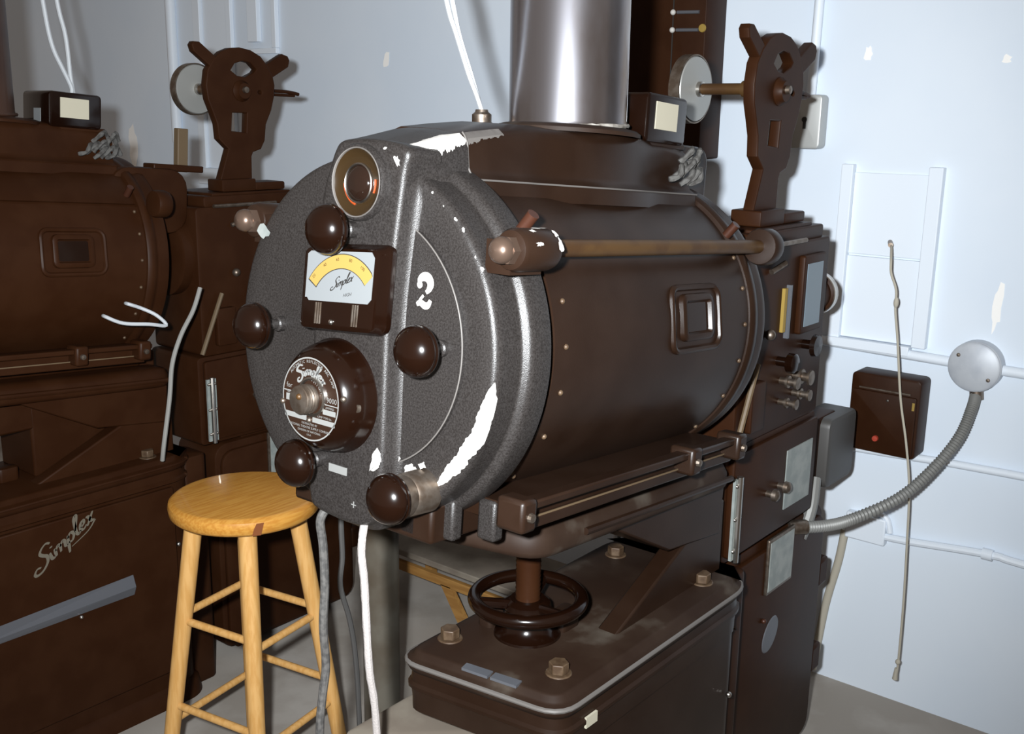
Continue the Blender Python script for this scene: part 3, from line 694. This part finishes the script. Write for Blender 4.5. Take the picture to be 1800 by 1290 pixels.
b = MB(); layered(b, top, [(.565, -.006), (.568, .0), (.585, .0), (.606, .002), (.610, .007), (.616, .007), (.620, .002), (.638, .0)], lambda u, v, t_: (u, v, t_))
part('upper_box', b, 'black_paint', ped, smooth=40)
b = MB(); layered(b, rpoly([(1.20, 1.105), (1.215, .832), (1.72, .832), (1.75, .86), (1.75, 1.09), (1.72, 1.118)], .02), [(.0, .02), (.04, .012), (.05, -.0), (.568, -.0)], lambda u, v, t_: (u, v, t_))
part('column', b, 'black_paint', ped, smooth=40)
b = MB(); rbox(b, 1.03, 1.30, .90, 1.185, .485, .530, .02, .006); part('column_ledge', b, 'board_grey', ped)
for (x, y) in ((1.187, 1.085), (1.215, .880), (1.66, .875), (1.66, 1.07)):
    bo = MB().lathe([(PT+.006, .022), (PT+.010, .021)], (x, y, 0), 'Z', 20); bo.loft([[(x+h[0]*.0165, y+h[1]*.0165, PT+z) for h in HEX] for z in (.010, .027)])
    part('hex_bolt', bo, 'bolt_rust', ped, bevel=.0015)
sp = (1.287, 1.0)
part('screw_boss', MB().lathe([(PT+.005, .058), (PT+.012, .056), (PT+.018, .046), (PT+.030, .038), (PT+.048, .036), (PT+.052, .033)], (*sp, 0), 'Z', 40), 'bakelite', ped)
sb = MB(); rbox(sb, 1.322, 1.372, .950, .985, PT+.005, PT+.040, .010, .004); part('lock_lug', sb, 'black_paint', ped)
sb = MB(); rbox(sb, 1.255, 1.295, 1.055, 1.085, PT+.005, PT+.034, .008, .003); part('lock_lug', sb, 'dusty_black', ped)
part('screw_post', MB().lathe([(PT+.04, .0215)]+[(PT+.05+.004*i, .0215-(.0012 if i % 2 else 0)) for i in range(56)], (*sp, 0), 'Z', 20), 'machine_black', ped, smooth=60)
hw = part('handwheel', MB().tube([(sp[0]+.090*math.cos(2*math.pi*i/20), sp[1]+.090*math.sin(2*math.pi*i/20), PT+.072) for i in range(20)], .0115, 14, 4, True), 'bakelite', ped, smooth=80)
part('wheel_hub', MB().lathe([(PT+.050, .036), (PT+.056, .040), (PT+.066, .038), (PT+.072, .030)], (*sp, 0), 'Z', 32), 'bakelite', hw)
for a in (20, 140, 260): part('wheel_spoke', MB().cyl((sp[0]+.03*math.cos(R(a)), sp[1]+.03*math.sin(R(a)), PT+.062), (sp[0]+.086*math.cos(R(a)), sp[1]+.086*math.sin(R(a)), PT+.071), .009, n=10), 'bakelite', hw)
# lamp table carried by the screw and the front pivot (slopes with the lamphouse)
def lt(x, y, z): p = L2W(x, y, z); return (p.x, p.y, p.z)
tp = rpoly([(.10, .13), (.185, -.205), (.80, -.20), (.80, .15)], .045)
b = MB(); layered(b, tp, [(-.262, -.03), (-.266, -.008), (-.280, .0), (-.300, .002), (-.308, -.002), (-.312, -.012)], lambda u, v, t_: lt(u, v, t_))
part('lamp_table', b, 'dusty_black', ped, smooth=50)
b = MB(); V = [lt(x, y, z) for y in (-.188, .11) for x, z in ((.40, -.308), (.79, -.308), (.79, -.405), (.60, -.395))]
b.add(V, [(0, 1, 2, 3), (7, 6, 5, 4), (0, 4, 5, 1), (1, 5, 6, 2), (2, 6, 7, 3), (3, 7, 4, 0)]); part('table_apron', b, 'black_paint', ped, bevel=.004)
part('table_edge', MB().tube([lt(.30, -.207, -.286), lt(.5, -.203, -.290), lt(.79, -.200, -.292)], .006, 8, 2), 'black_paint', ped)
b = MB()
for yy in (.90,):
    b.add([(x, y, z) for y in (yy-.02, yy+.02) for x, z in ((1.36, PT), (1.74, PT), (1.74, PT+.150), (1.68, PT+.140))], [(0, 1, 2, 3), (7, 6, 5, 4), (0, 4, 5, 1), (1, 5, 6, 2), (2, 6, 7, 3), (3, 7, 4, 0)])
    part('pivot_bracket', b, 'black_paint', ped, bevel=.004); b = MB()
b = MB(); rbox(b, 1.745, 1.826, .862, .965, .0, .648, .02, .006); part('front_column', b, 'machine_black', ped)
for q in ([(1.141, 1.007), (1.148, .958), (1.130, .955), (1.124, 1.003)], [(1.148, .953), (1.155, .906), (1.137, .903), (1.131, .950)]):
    part('data_plate', MB().add([(x, y, z) for z in (PT+.006, PT+.0105) for x, y in q], [(0, 1, 2, 3), (4, 5, 6, 7), (0, 1, 5, 4), (1, 2, 6, 5), (2, 3, 7, 6), (3, 0, 4, 7)]), 'strip_silver', ped)
part('side_label', MB().box(1.210, 1.240, .8205, .8245, .602, .620), 'gauge_cream', ped)
part('side_screw', MB().sphere((1.70, .824, .44), .006), 'steel', ped)

# projector head -------------------------------------------------------
head = thing('film_projector', 'black projector mechanism with glass side door at the front of the big lamphouse', 'projector head', (2.0, 1.0, .895), 'projector mechanisms')
b = MB(); rbox(b, 1.80, 2.195, .90, 1.12, .895, 1.285, .012, .004, 'y'); part('case', b, 'machine_black', head)
b = MB(); rbox(b, 1.83, 2.165, .905, 1.11, 1.283, 1.312, .008, .003, 'y'); rbox(b, 1.86, 2.115, .91, 1.10, 1.310, 1.3185, .003, .002, 'y')
part('top_casting', b, 'machine_black', head)
b = MB(); rbox(b, 2.045, 2.155, .888, .902, 1.09, 1.255, .006, .003, 'y'); dr = part('door', b, 'machine_black', head)
part('door_glass', MB().box(2.060, 2.136, .8865, .889, 1.105, 1.237), 'blue_glass', dr)
part('frame_lever', MB().box(1.972, 1.984, .893, .901, 1.105, 1.195), 'yellow_mark', head, label='yellow brass lever strip')
part('guide_plate', MB().box(1.992, 1.999, .890, .901, 1.09, 1.20), 'strip_silver', head)
part('knob', MB().lathe([(0, .010), (-.02, .010), (-.024, .020), (-.038, .020), (-.042, .014), (-.042, 0)], (1.975, .90, 1.045), 'Y', 20), 'bakelite', head)
part('knob', MB().lathe([(0, .010), (-.02, .010), (-.024, .024), (-.034, .022), (-.036, 0)], (2.095, .90, 1.062), 'Y', 20), 'bakelite', head)
for (x, z, r) in ((1.995, 1.000, .013), (2.060, 1.000, .016), (1.995, .955, .011), (2.06, .962, .012)):
    part('roller', MB().lathe([(0, r*.6), (-.014, r*.6), (-.015, r), (-.020, r), (-.021, r*.6), (-.034, r*.6), (-.035, r), (-.040, r), (-.041, 0)], (x, .90, z), 'Y', 18), 'dull_steel', head)
part('latch', MB().cyl((1.905, .895, 1.235), (1.945, .885, 1.25), .006, n=10), 'dull_steel', head)
part('latch_knob', MB().sphere((1.91, .89, 1.11), .011), 'dull_steel', head)
part('shutter_guard', MB().lathe([(1.80, .11), (1.77, .11), (1.765, .10), (1.765, 0)], (0, 1.02, 1.16), 'X', 36), 'machine_black', head)
lens = part('lens_barrel', MB().lathe([(2.19, .040), (2.26, .040), (2.262, .046), (2.285, .046), (2.287, .036), (2.27, .034), (2.27, 0)], (0, .955, 1.145), 'X', 36), 'machine_black', head)
part('lens_rim', MB().lathe([(2.262, .0465), (2.264, .0485), (2.282, .0485), (2.285, .0465)], (0, .955, 1.145), 'X', 36, cap=False), 'steel', lens)
b = MB(); rbox(b, 1.84, 1.90, .885, .902, .92, 1.02, .006, .003, 'y'); part('gear_cover', b, 'machine_black', head)
part('drip_edge', MB().cyl((1.85, .892, 1.287), (2.05, .892, 1.287), .005, n=8), 'dull_steel', head)

sh = thing('sound_head', 'black sound head with a pale plate and silver hinge below the projector mechanism', 'sound head', (2.0, 1.0, .652), 'sound heads')
b = MB(); rbox(b, 1.785, 2.205, .905, 1.12, .652, .893, .012, .004, 'y'); part('case', b, 'machine_black', sh)
b = MB(); rbox(b, 1.80, 2.195, .893, .907, .665, .882, .008, .003, 'y'); dr = part('door', b, 'machine_black', sh)
part('inspection_plate', MB().box(2.040, 2.168, .8905, .894, .705, .838), 'pale_plate', dr, label='pale grey plate')
hg = part('hinge', MB().box(1.800, 1.828, .888, .894, .665, .835), 'pale_plate', dr, label='silver strap hinge')
part('hinge_pin', MB().cyl((1.814, .886, .66), (1.814, .886, .84), .007, n=10), 'steel', hg)
for z in (.685, .752, .822):
    for x in (1.804, 1.824): part('hinge_screw', MB().sphere((x, .887, z), .0042, n=8, m=6), 'steel', hg)
for (x, z) in ((1.955, .765), (2.01, .768)): part('door_knob', MB().lathe([(0, .007), (-.012, .007), (-.015, .013), (-.024, .012), (-.028, .006), (-.0285, 0)], (x, .893, z), 'Y', 16), 'dull_steel', dr)
b = MB(); rbox(b, 2.20, 2.40, .93, 1.06, .68, .850, .018, .006, 'y'); part('motor_box', b, 'machine_black', sh)
b = MB(); rbox(b, 2.30, 2.465, .905, .99, .675, .846, .022, .008, 'y'); part('terminal_cover', b, 'box_grey', sh)
part('support_strut', MB().cyl((1.79, .888, .905), (1.86, .888, 1.06), .006, n=8), 'tan_rod', head)
part('flex_lead', MB().tube([(2.27, .92, .71), (2.24, .91, .66), (2.22, .91, .62), (2.20, .915, .585)], .015, 10), 'flex_grey', sh)

lm = thing('film_magazine', 'black lower film magazine with a small window under the sound head', 'film magazine', (2.05, 1.0, 0), 'lower film magazines')
b = MB(); rbox(b, 1.83, 2.325, .915, 1.09, .03, .640, .04, .006, 'y'); part('case', b, 'machine_black', lm)
part('neck', MB().box(1.93, 2.12, .93, 1.06, .62, .651), 'machine_black', lm)
b = MB(); rbox(b, 1.845, 2.31, .902, .917, .045, .62, .04, .005, 'y'); dr = part('door', b, 'machine_black', lm)
wb = MB(); rbox(wb, 1.996, 2.125, .896, .903, .515, .655-.01, .004, .002, 'y'); wf = part('window_frame', wb, 'dull_steel', dr)
part('window_glass', MB().box(2.003, 2.118, .8945, .897, .523, .637), 'pale_plate', wf)
part('oval_badge', MB().lathe([(0, 1), (-.002, .95), (-.0022, 0)], (0, 0, 0), 'Y', 24).map(lambda x, y, z: (2.045+x*.036+z*.012, .902+y, .405+z*.040)), 'strip_silver', dr)
part('latch', MB().sphere((2.0, .898, .455), .006), 'copper', dr)
for z in (.455, .225): part('clasp', MB().box(2.310, 2.365, .905, .965, z-.035, z+.035), 'machine_black', lm, bevel=.008)
part('leg', MB().box(1.90, 1.96, .95, 1.05, 0, .05), 'machine_black', lm, bevel=.004)
part('leg', MB().box(2.20, 2.24, .95, 1.05, 0, .05), 'machine_black', lm, bevel=.004)
part('drain_pipe', MB().tube([(2.335, .94, .21), (2.325, .94, .12), (2.315, .94, .0)], .009, 8), 'tan_rod', lm)

# reel bracket ----------------------------------------------------------
def plate_holes(loops, y0, y1):
    c = bpy.data.curves.new('pl', 'CURVE'); c.dimensions = '2D'; c.fill_mode = 'BOTH'; c.extrude = (y1-y0)/2; c.bevel_depth = .003; c.bevel_resolution = 1
    for lp in loops:
        s_ = c.splines.new('POLY'); s_.points.add(len(lp)-1); s_.use_cyclic_u = True
        for i, (x, z) in enumerate(lp): s_.points[i].co = (x, z, 0, 1)
    o = bpy.data.objects.new('pl', c); COL.objects.link(o)
    me = bpy.data.meshes.new_from_object(o.evaluated_get(bpy.context.evaluated_depsgraph_get()))
    mb = MB(); mb.add([(v.co.x, (y0+y1)/2+v.co.z, v.co.y) for v in me.vertices], [tuple(p.vertices) for p in me.polygons])
    bpy.data.objects.remove(o); bpy.data.curves.remove(c); bpy.data.meshes.remove(me)
    return mb
br = thing('reel_bracket', 'black cast reel bracket with horned ring top above the big projector', 'reel bracket', (2.0, .95, 1.345), 'upper reel brackets')
OUTER = [(1.912, 1.634), (1.931, 1.660), (1.956, 1.680), (1.982, 1.690), (2.012, 1.693), (2.047, 1.688), (2.078, 1.674), (2.100, 1.650), (2.115, 1.625), (2.120, 1.603), (2.117, 1.574), (2.106, 1.538),
         (2.086, 1.500), (2.080, 1.457), (2.067, 1.436), (2.040, 1.428), (2.034, 1.415), (2.032, 1.335), (1.928, 1.335), (1.966, 1.436), (1.937, 1.462), (1.934, 1.500), (1.922, 1.531), (1.909, 1.562), (1.905, 1.596)]
EYE = [(1.977, 1.636), (1.993, 1.657), (2.020, 1.665), (2.046, 1.661), (2.067, 1.643), (2.058, 1.632), (2.026, 1.618), (2.000, 1.621)]
RECT = [(1.978, 1.532), (2.030, 1.531), (2.025, 1.474), (1.972, 1.479)]
SM1 = [(2.072+.010*math.cos(a*.7), 1.583+.008*math.sin(a*.7)) for a in range(9)]
part('casting', plate_holes([OUTER, EYE, RECT, SM1], .950, .968), 'machine_black', br, smooth=30)
for nm, c0, c1 in (('horn', (1.930, 1.655), (1.882, 1.690)), ('horn', (2.105, 1.638), (2.162, 1.669))):
    d = Vector((c1[0]-c0[0], 0, c1[1]-c0[1])).normalized(); nn = Vector((-d.z, 0, d.x))*(.0125 if c0[0] < 2 else .0165)
    b = MB(); q = [Vector((c0[0], 0, c0[1]))-d*.02, Vector((c1[0], 0, c1[1]))]
    pts = [(p.x+sg*nn.x, p.z+sg*nn.z) for p, sg in ((q[0], 1), (q[1], 1), (q[1]+d*.012, .3), (q[1]+d*.012, -.3), (q[1], -1), (q[0], -1))]
    part(nm, plate_holes([pts], .951, .967), 'machine_black', br, smooth=30)
part('hub', MB().lathe([(.975, .028), (.945, .028), (.938, .022), (.932, .020), (.932, 0)], (2.012, 0, 1.585), 'Y', 24), 'machine_black', br)
part('hub_nut', MB().lathe([(.932, .009), (.924, .008), (.923, 0)], (2.012, 0, 1.588), 'Y', 12), 'dull_steel', br)
part('lever', MB().tube([(2.02, .985, 1.590), (2.10, .985, 1.590), (2.19, .985, 1.588), (2.235, .985, 1.582)], .005, 8), 'machine_black', br)
part('lever', MB().tube([(2.02, .985, 1.583), (2.10, .985, 1.580), (2.22, .985, 1.578)], .004, 8), 'machine_black', br)
b = MB(); rbox(b, 1.935, 2.06, .928, .972, 1.475, 1.49, .003, .002, 'y')
part('shaft', MB().lathe([(.97, .016), (1.02, .016), (1.022, .0115), (1.125, .0115)], (2.0, 0, 1.590), 'Y', 18), 'brass', br)
wh = part('brake_disc', MB().lathe([(1.118, .012), (1.120, .016), (1.122, .030), (1.126, .064), (1.130, .067), (1.150, .067), (1.155, .063), (1.157, .02), (1.160, 0)], (2.0, 0, 1.590), 'Y', 48), 'shade_glass', br, smooth=40, label='pale grey metal disc')
part('disc_rim', MB().lathe([(1.1275, .0665), (1.128, .0695), (1.152, .0695), (1.153, .0665)], (2.0, 0, 1.590), 'Y', 48, cap=False), 'dull_steel', wh)
part('disc_cap', MB().lathe([(1.121, .016), (1.112, .015), (1.110, .010)], (2.0, 0, 1.590), 'Y', 16), 'steel', wh)
b = MB(); rbox(b, 1.922, 2.03, .925, .99, 1.3255, 1.357, .004, .002, 'y'); rbox(b, 2.028, 2.128, .925, 1.00, 1.3255, 1.347, .006, .003, 'y'); part('base_block', b, 'machine_black', br)

br.location.x -= .018; br.location.z -= .006
# ------------------------------------------------------------------ the second projector on the left
D = Vector((-.27, 1.43, 0)); DH = Vector((-.215, 1.43, 0))
lamp2 = copy_tree(lamp, None, ('paint_chip', 'numeral_two', 'front_cap', 'dowser_housing', 'door_rod')); lamp2.location = lamp.location+D
lamp2['label'] = 'dark arc lamphouse at the left edge of the photo with white gauge on top'
f2_ = copy_tree(f1); f2_.location = f1.location+D+Vector((-.032, 0, 0)); f2_['label'] = 'flue pipe coloured as unlit, cut off by the left edge of the photo'
for ch in f2_.children: pass
ped2 = copy_tree(ped, None, ('side_label', 'data_plate', 'handwheel', 'screw_post', 'screw_boss')); ped2.location = ped.location+D; ped2['label'] = 'dark pedestal at lower left with pale script lettering and a metal strip'
ORG[ped2.name] = (ped.location.x, ped.location.y, 0)
head2 = copy_tree(head, None, ('door_glass', 'frame_lever', 'guide_plate')); head2.location = head.location+DH; head2['label'] = 'dark projector mechanism left of the big lamphouse, behind the stool'
sh2 = copy_tree(sh, None, ('flex_lead',)); sh2.location = sh.location+DH; sh2['label'] = 'dark sound head partly hidden behind the stool seat'
lm2 = copy_tree(lm, None, ('drain_pipe',)); lm2.location = lm.location+DH; lm2['label'] = 'dark lower film magazine on the floor behind the stool'
br2 = copy_tree(br); br2.location = br.location+DH; br2['label'] = 'black cast reel bracket with horned ring top above the left projector'
part('gap_filler', MB().box(1.40, 1.735, .935, 1.10, .672, .93), 'machine_black', ped2, bevel=.006)  # added boxes that keep the gap under the left lamp table dark
part('gap_filler', MB().box(1.06, 1.41, .935, 1.10, .79, .945), 'machine_black', ped2, bevel=.006)
def swap_materials(root, table):
    for ch in root.children_recursive:
        for sl in ch.material_slots:
            if sl.material and sl.material.name in table:
                k_ = table[sl.material.name]; sl.link = 'OBJECT'; sl.material = M[k_]
swap_materials(f2_, {'flue_metal': 'flue_unlit', 'strip_silver': 'flue_unlit', 'solder': 'flue_unlit'})
brown = {'black_paint': 'machine_black', 'crackle': 'machine_black', 'dusty_black': 'machine_black', 'seam_grey': 'machine_black', 'brass': 'machine_black'}  # left lamphouse and pedestal: listed finishes become one flat brown-black
swap_materials(lamp2, brown); swap_materials(ped2, brown)
# lettering and strip on the left pedestal's side (ped2 local frame = ped coordinates shifted by D)
def pside(x, z, h=0): return (x-D.x, .8255-.004-h, z)
b = MB(); ca, sa = math.cos(R(33)), math.sin(R(33))
part('side_panel', MB().box(1.17, 1.69, .815, .83, .10, .60), 'machine_black', ped2, bevel=.003)
def ps(u, v): k = .084; return (1.050-D.x+k*(u*ca-v*sa*.15), .8142, .478+k*(u*sa+v*ca*.72))
script_word(b, ps, .085, True); part('side_lettering', b, 'script_pale', ped2, smooth=0, label='pale diagonal script lettering')
b = MB(); b.add([(x-D.x, y, z) for x, y, z in ((.90, .8135, .352), (1.292, .8135, .352), (1.292, .8135, .405), (.90, .8135, .392), (.90, .809, .366), (1.292, .803, .376))], [(0, 1, 5, 4), (4, 5, 2, 3), (1, 2, 5), (0, 4, 3)])
st = part('kick_strip', b, 'strip_silver', ped2, smooth=0, label='silver metal strip')
part('strip_screw', MB().sphere((1.15-D.x, .812, .345), .005), 'steel', st)
b = MB(); rbox(b, .665, .880, -.135, .025, .07, .232, .05, .008, 'y'); part('front_housing', b, 'machine_black', lamp2)
part('housing_post', MB().box(.868, .898, -.105, -.085, .225, .335), 'tan_rod', lamp2, bevel=.002)
part('housing_bar', MB().box(.790, .935, -.12, -.07, .226, .243), 'machine_black', lamp2, bevel=.003)

# ================================================================== STOOL
sc_ = (1.3105, 1.80)
stool = thing('bar_stool', 'round honey-coloured wooden bar stool left of the lamphouse', 'stool', (sc_[0], sc_[1], 0))
seat = part('seat', MB().lathe([(.682, 0), (.682, .148), (.684, .154), (.690, .159), (.705, .161), (.713, .159), (.719, .152), (.720, .146), (.720, 0)], (*sc_, 0), 'Z', 72), 'wood', stool)
kb = MB(); ka = R(233+9)
kb.add([(sc_[0]+.1615*math.cos(ka+du/.16), sc_[1]+.1615*math.sin(ka+du/.16), z) for du, z in ((-.012, .686), (.006, .686), (.010, .700), (.013, .712), (-.002, .712), (-.008, .700))], [(0, 1, 2, 3, 4, 5)])
part('knot', kb, 'knot', seat)
la = [53, 143, 233, 323]; tops = []; feet = []
for a in la:
    a_ = R(a+2); tp_ = Vector((sc_[0]+.105*math.cos(a_), sc_[1]+.105*math.sin(a_), .69)); ft = Vector((sc_[0]+.205*math.cos(a_), sc_[1]+.205*math.sin(a_), 0))
    tops.append(tp_); feet.append(ft); part('leg', MB().cyl(tp_, ft, .0195, .0165, 20), 'wood_leg', stool)
def legpt(i, z): k = (.69-z)/.69; return tops[i % 4].lerp(feet[i % 4], k)
for i, (zh, zl) in enumerate(((.455, .20), (.440, .24), (.420, .20), (.440, .255))):
    for z in (zh, zl):
        part('rung', MB().cyl(legpt(i, z), legpt(i+1, z), .0085, n=12), 'wood_leg', stool)

# ================================================================== CORDS
solo('power_cord', MB().tube([lt(-.012, .030, -.245), (.928, 1.10, .955), (.932, 1.10, .915), (.933, 1.10, .853), (.928, 1.10, .791), (.931, 1.10, .726), (.922, 1.10, .674), (.915, 1.10, .60), (.92, 1.11, .3), (.95, 1.15, .012)], .0065, 10), 'cord_grey', 'rough grey cord hanging below the lamphouse in front of the stool', 'cord', 'cords under the lamphouse')
solo('power_cord', MB().tube([lt(-.014, -.052, -.240), (.926, 1.01, .955), (.924, 1.01, .930), (.928, 1.01, .891), (.931, 1.01, .82), (.935, 1.01, .748), (.947, 1.01, .647), (.96, 1.01, .3), (.98, 1.02, .012)], .0056, 10, 8, wob=.05), 'asbestos_white', 'thick white woven cord hanging below the lamphouse', 'cord', 'cords under the lamphouse')
solo('power_cord', MB().tube([lt(.17, .20, -.215), (1.143, 1.30, .90), (1.143, 1.30, .829), (1.144, 1.30, .770), (1.138, 1.30, .719), (1.158, 1.30, .646), (1.170, 1.30, .564), (1.176, 1.30, .423), (1.18, 1.30, .012)], .0048, 8), 'cord_dark', 'thin dark grey cord behind the white cord', 'cord', 'cords under the lamphouse')
t = thing('lead_cable', 'pale twin cable rising behind the flue pipe', 'cable', (1.33, 1.15, 1.52))
part('strand', MB().tube([(1.333, 1.15, 1.528), (1.318, 1.15, 1.556), (1.299, 1.15, 1.587), (1.270, 1.15, 1.645), (1.247, 1.15, 1.694), (1.20, 1.15, 1.85), (1.17, 1.15, 2.3)], .0040, 8), 'cable_white', t)
part('strand', MB().tube([(1.338, 1.155, 1.528), (1.322, 1.152, 1.556), (1.305, 1.15, 1.587), (1.276, 1.15, 1.646), (1.260, 1.15, 1.695), (1.21, 1.15, 1.85), (1.18, 1.15, 2.3)], .0040, 8), 'cable_white', t)
cb_ = L2W(.37, .055, .305)
part('gland', MB().lathe([(.0, .020), (.012, .020), (.014, .016), (.026, .016), (.030, .011), (.034, .010)], (1.334, 1.152, 1.499), 'Z', 20), 'dull_steel', t)
b = MB().tube([(1.343, 2.45, 1.560), (1.343, 2.45, 1.577), (1.325, 2.45, 1.618), (1.308, 2.45, 1.656), (1.298, 2.45, 1.699), (1.290, 2.45, 1.768), (1.27, 2.45, 1.95), (1.26, 2.45, 2.4)], .0050, 8)
solo('lead_cable', b, 'cable_white', 'left strand of the white cables above the gauge at the left edge', 'cable', 'white cables above the left gauge')
b = MB().tube([(1.350, 2.455, 1.560), (1.346, 2.455, 1.60), (1.344, 2.455, 1.658), (1.340, 2.455, 1.702), (1.327, 2.455, 1.771), (1.31, 2.455, 1.95), (1.30, 2.455, 2.4)], .0050, 8)
solo('lead_cable', b, 'cable_white', 'right strand of the white cables above the gauge at the left edge', 'cable', 'white cables above the left gauge')
solo('lead_cable', MB().tube([(1.499, 2.2, 1.105), (1.476, 2.2, 1.052), (1.437, 2.2, .994), (1.409, 2.2, .928), (1.396, 2.2, .845), (1.373, 2.2, .734), (1.372, 2.21, .69)], .0055, 8), 'cord_pale', 'pale grey cord drooping down the left machine beside the stool', 'cable')
solo('lead_cable', MB().tube([(1.278, 2.262, 1.055), (1.237, 2.19, 1.070), (1.270, 2.17, 1.052), (1.323, 2.15, 1.045), (1.367, 2.15, 1.036), (1.351, 2.16, 1.060), (1.325, 2.18, 1.078), (1.294, 2.19, 1.092), (1.337, 2.262, 1.078)], .0042, 8), 'cable_white', 'white looped wire on the left machine', 'cable')

# ================================================================== BACKGROUND BELOW THE LAMPHOUSE
t = thing('post_stand', 'grey steel post standing behind the white cord', 'post', (1.60, 1.685, 0))
part('post', MB().lathe([(0, .044), (.62, .044)], (1.60, 1.685, 0), 'Z', 28), 'galv_post', t)
part('base', MB().lathe([(0, .075), (.012, .075), (.018, .055), (.03, .046)], (1.60, 1.685, 0), 'Z', 32), 'galv_post', t)
part('cap', MB().lathe([(.62, .047), (.63, .045), (.635, 0)], (1.60, 1.685, 0), 'Z', 28), 'galv_post', t)
t = thing('low_bench', 'low wooden bench on the floor between the projectors', 'bench', (2.3, 2.1, 0))
part('top_board', MB().box(2.20, 2.46, 1.70, 2.36, .165, .185), 'board_grey', t, bevel=.003)
part('front_rail', MB().box(2.192, 2.21, 1.70, 2.30, .120, .150), 'raw_wood', t, bevel=.002)
part('brace', MB().add([(2.192, 2.045, .125), (2.192, 2.005, .125), (2.192, 1.915, 0), (2.192, 1.96, 0), (2.208, 2.045, .125), (2.208, 2.005, .125), (2.208, 1.915, 0), (2.208, 1.96, 0)], [(0, 1, 2, 3), (7, 6, 5, 4), (0, 4, 5, 1), (1, 5, 6, 2), (2, 6, 7, 3), (3, 7, 4, 0)]), 'raw_wood', t)
for (x, y) in ((2.22, 2.30), (2.42, 2.30), (2.22, 1.74), (2.42, 1.74)): part('leg', MB().box(x-.015, x+.015, y-.015, y+.015, 0, .165), 'raw_wood', t, bevel=.002)
b = MB().lathe([(0, .11), (.30, .11), (.31, .105), (.312, .09), (.305, .085), (.305, 0)], (2.34, 1.44, 0), 'Z', 32)
solo('waste_drum', b, 'machine_black', 'dark round can on the floor behind the pedestal', 'can')
solo('white_rod', MB().cyl((1.822, 1.17, 0), (1.818, 1.17, .645), .008, n=10), 'cable_white', 'thin white rod standing on the floor behind the pedestal', 'rod')
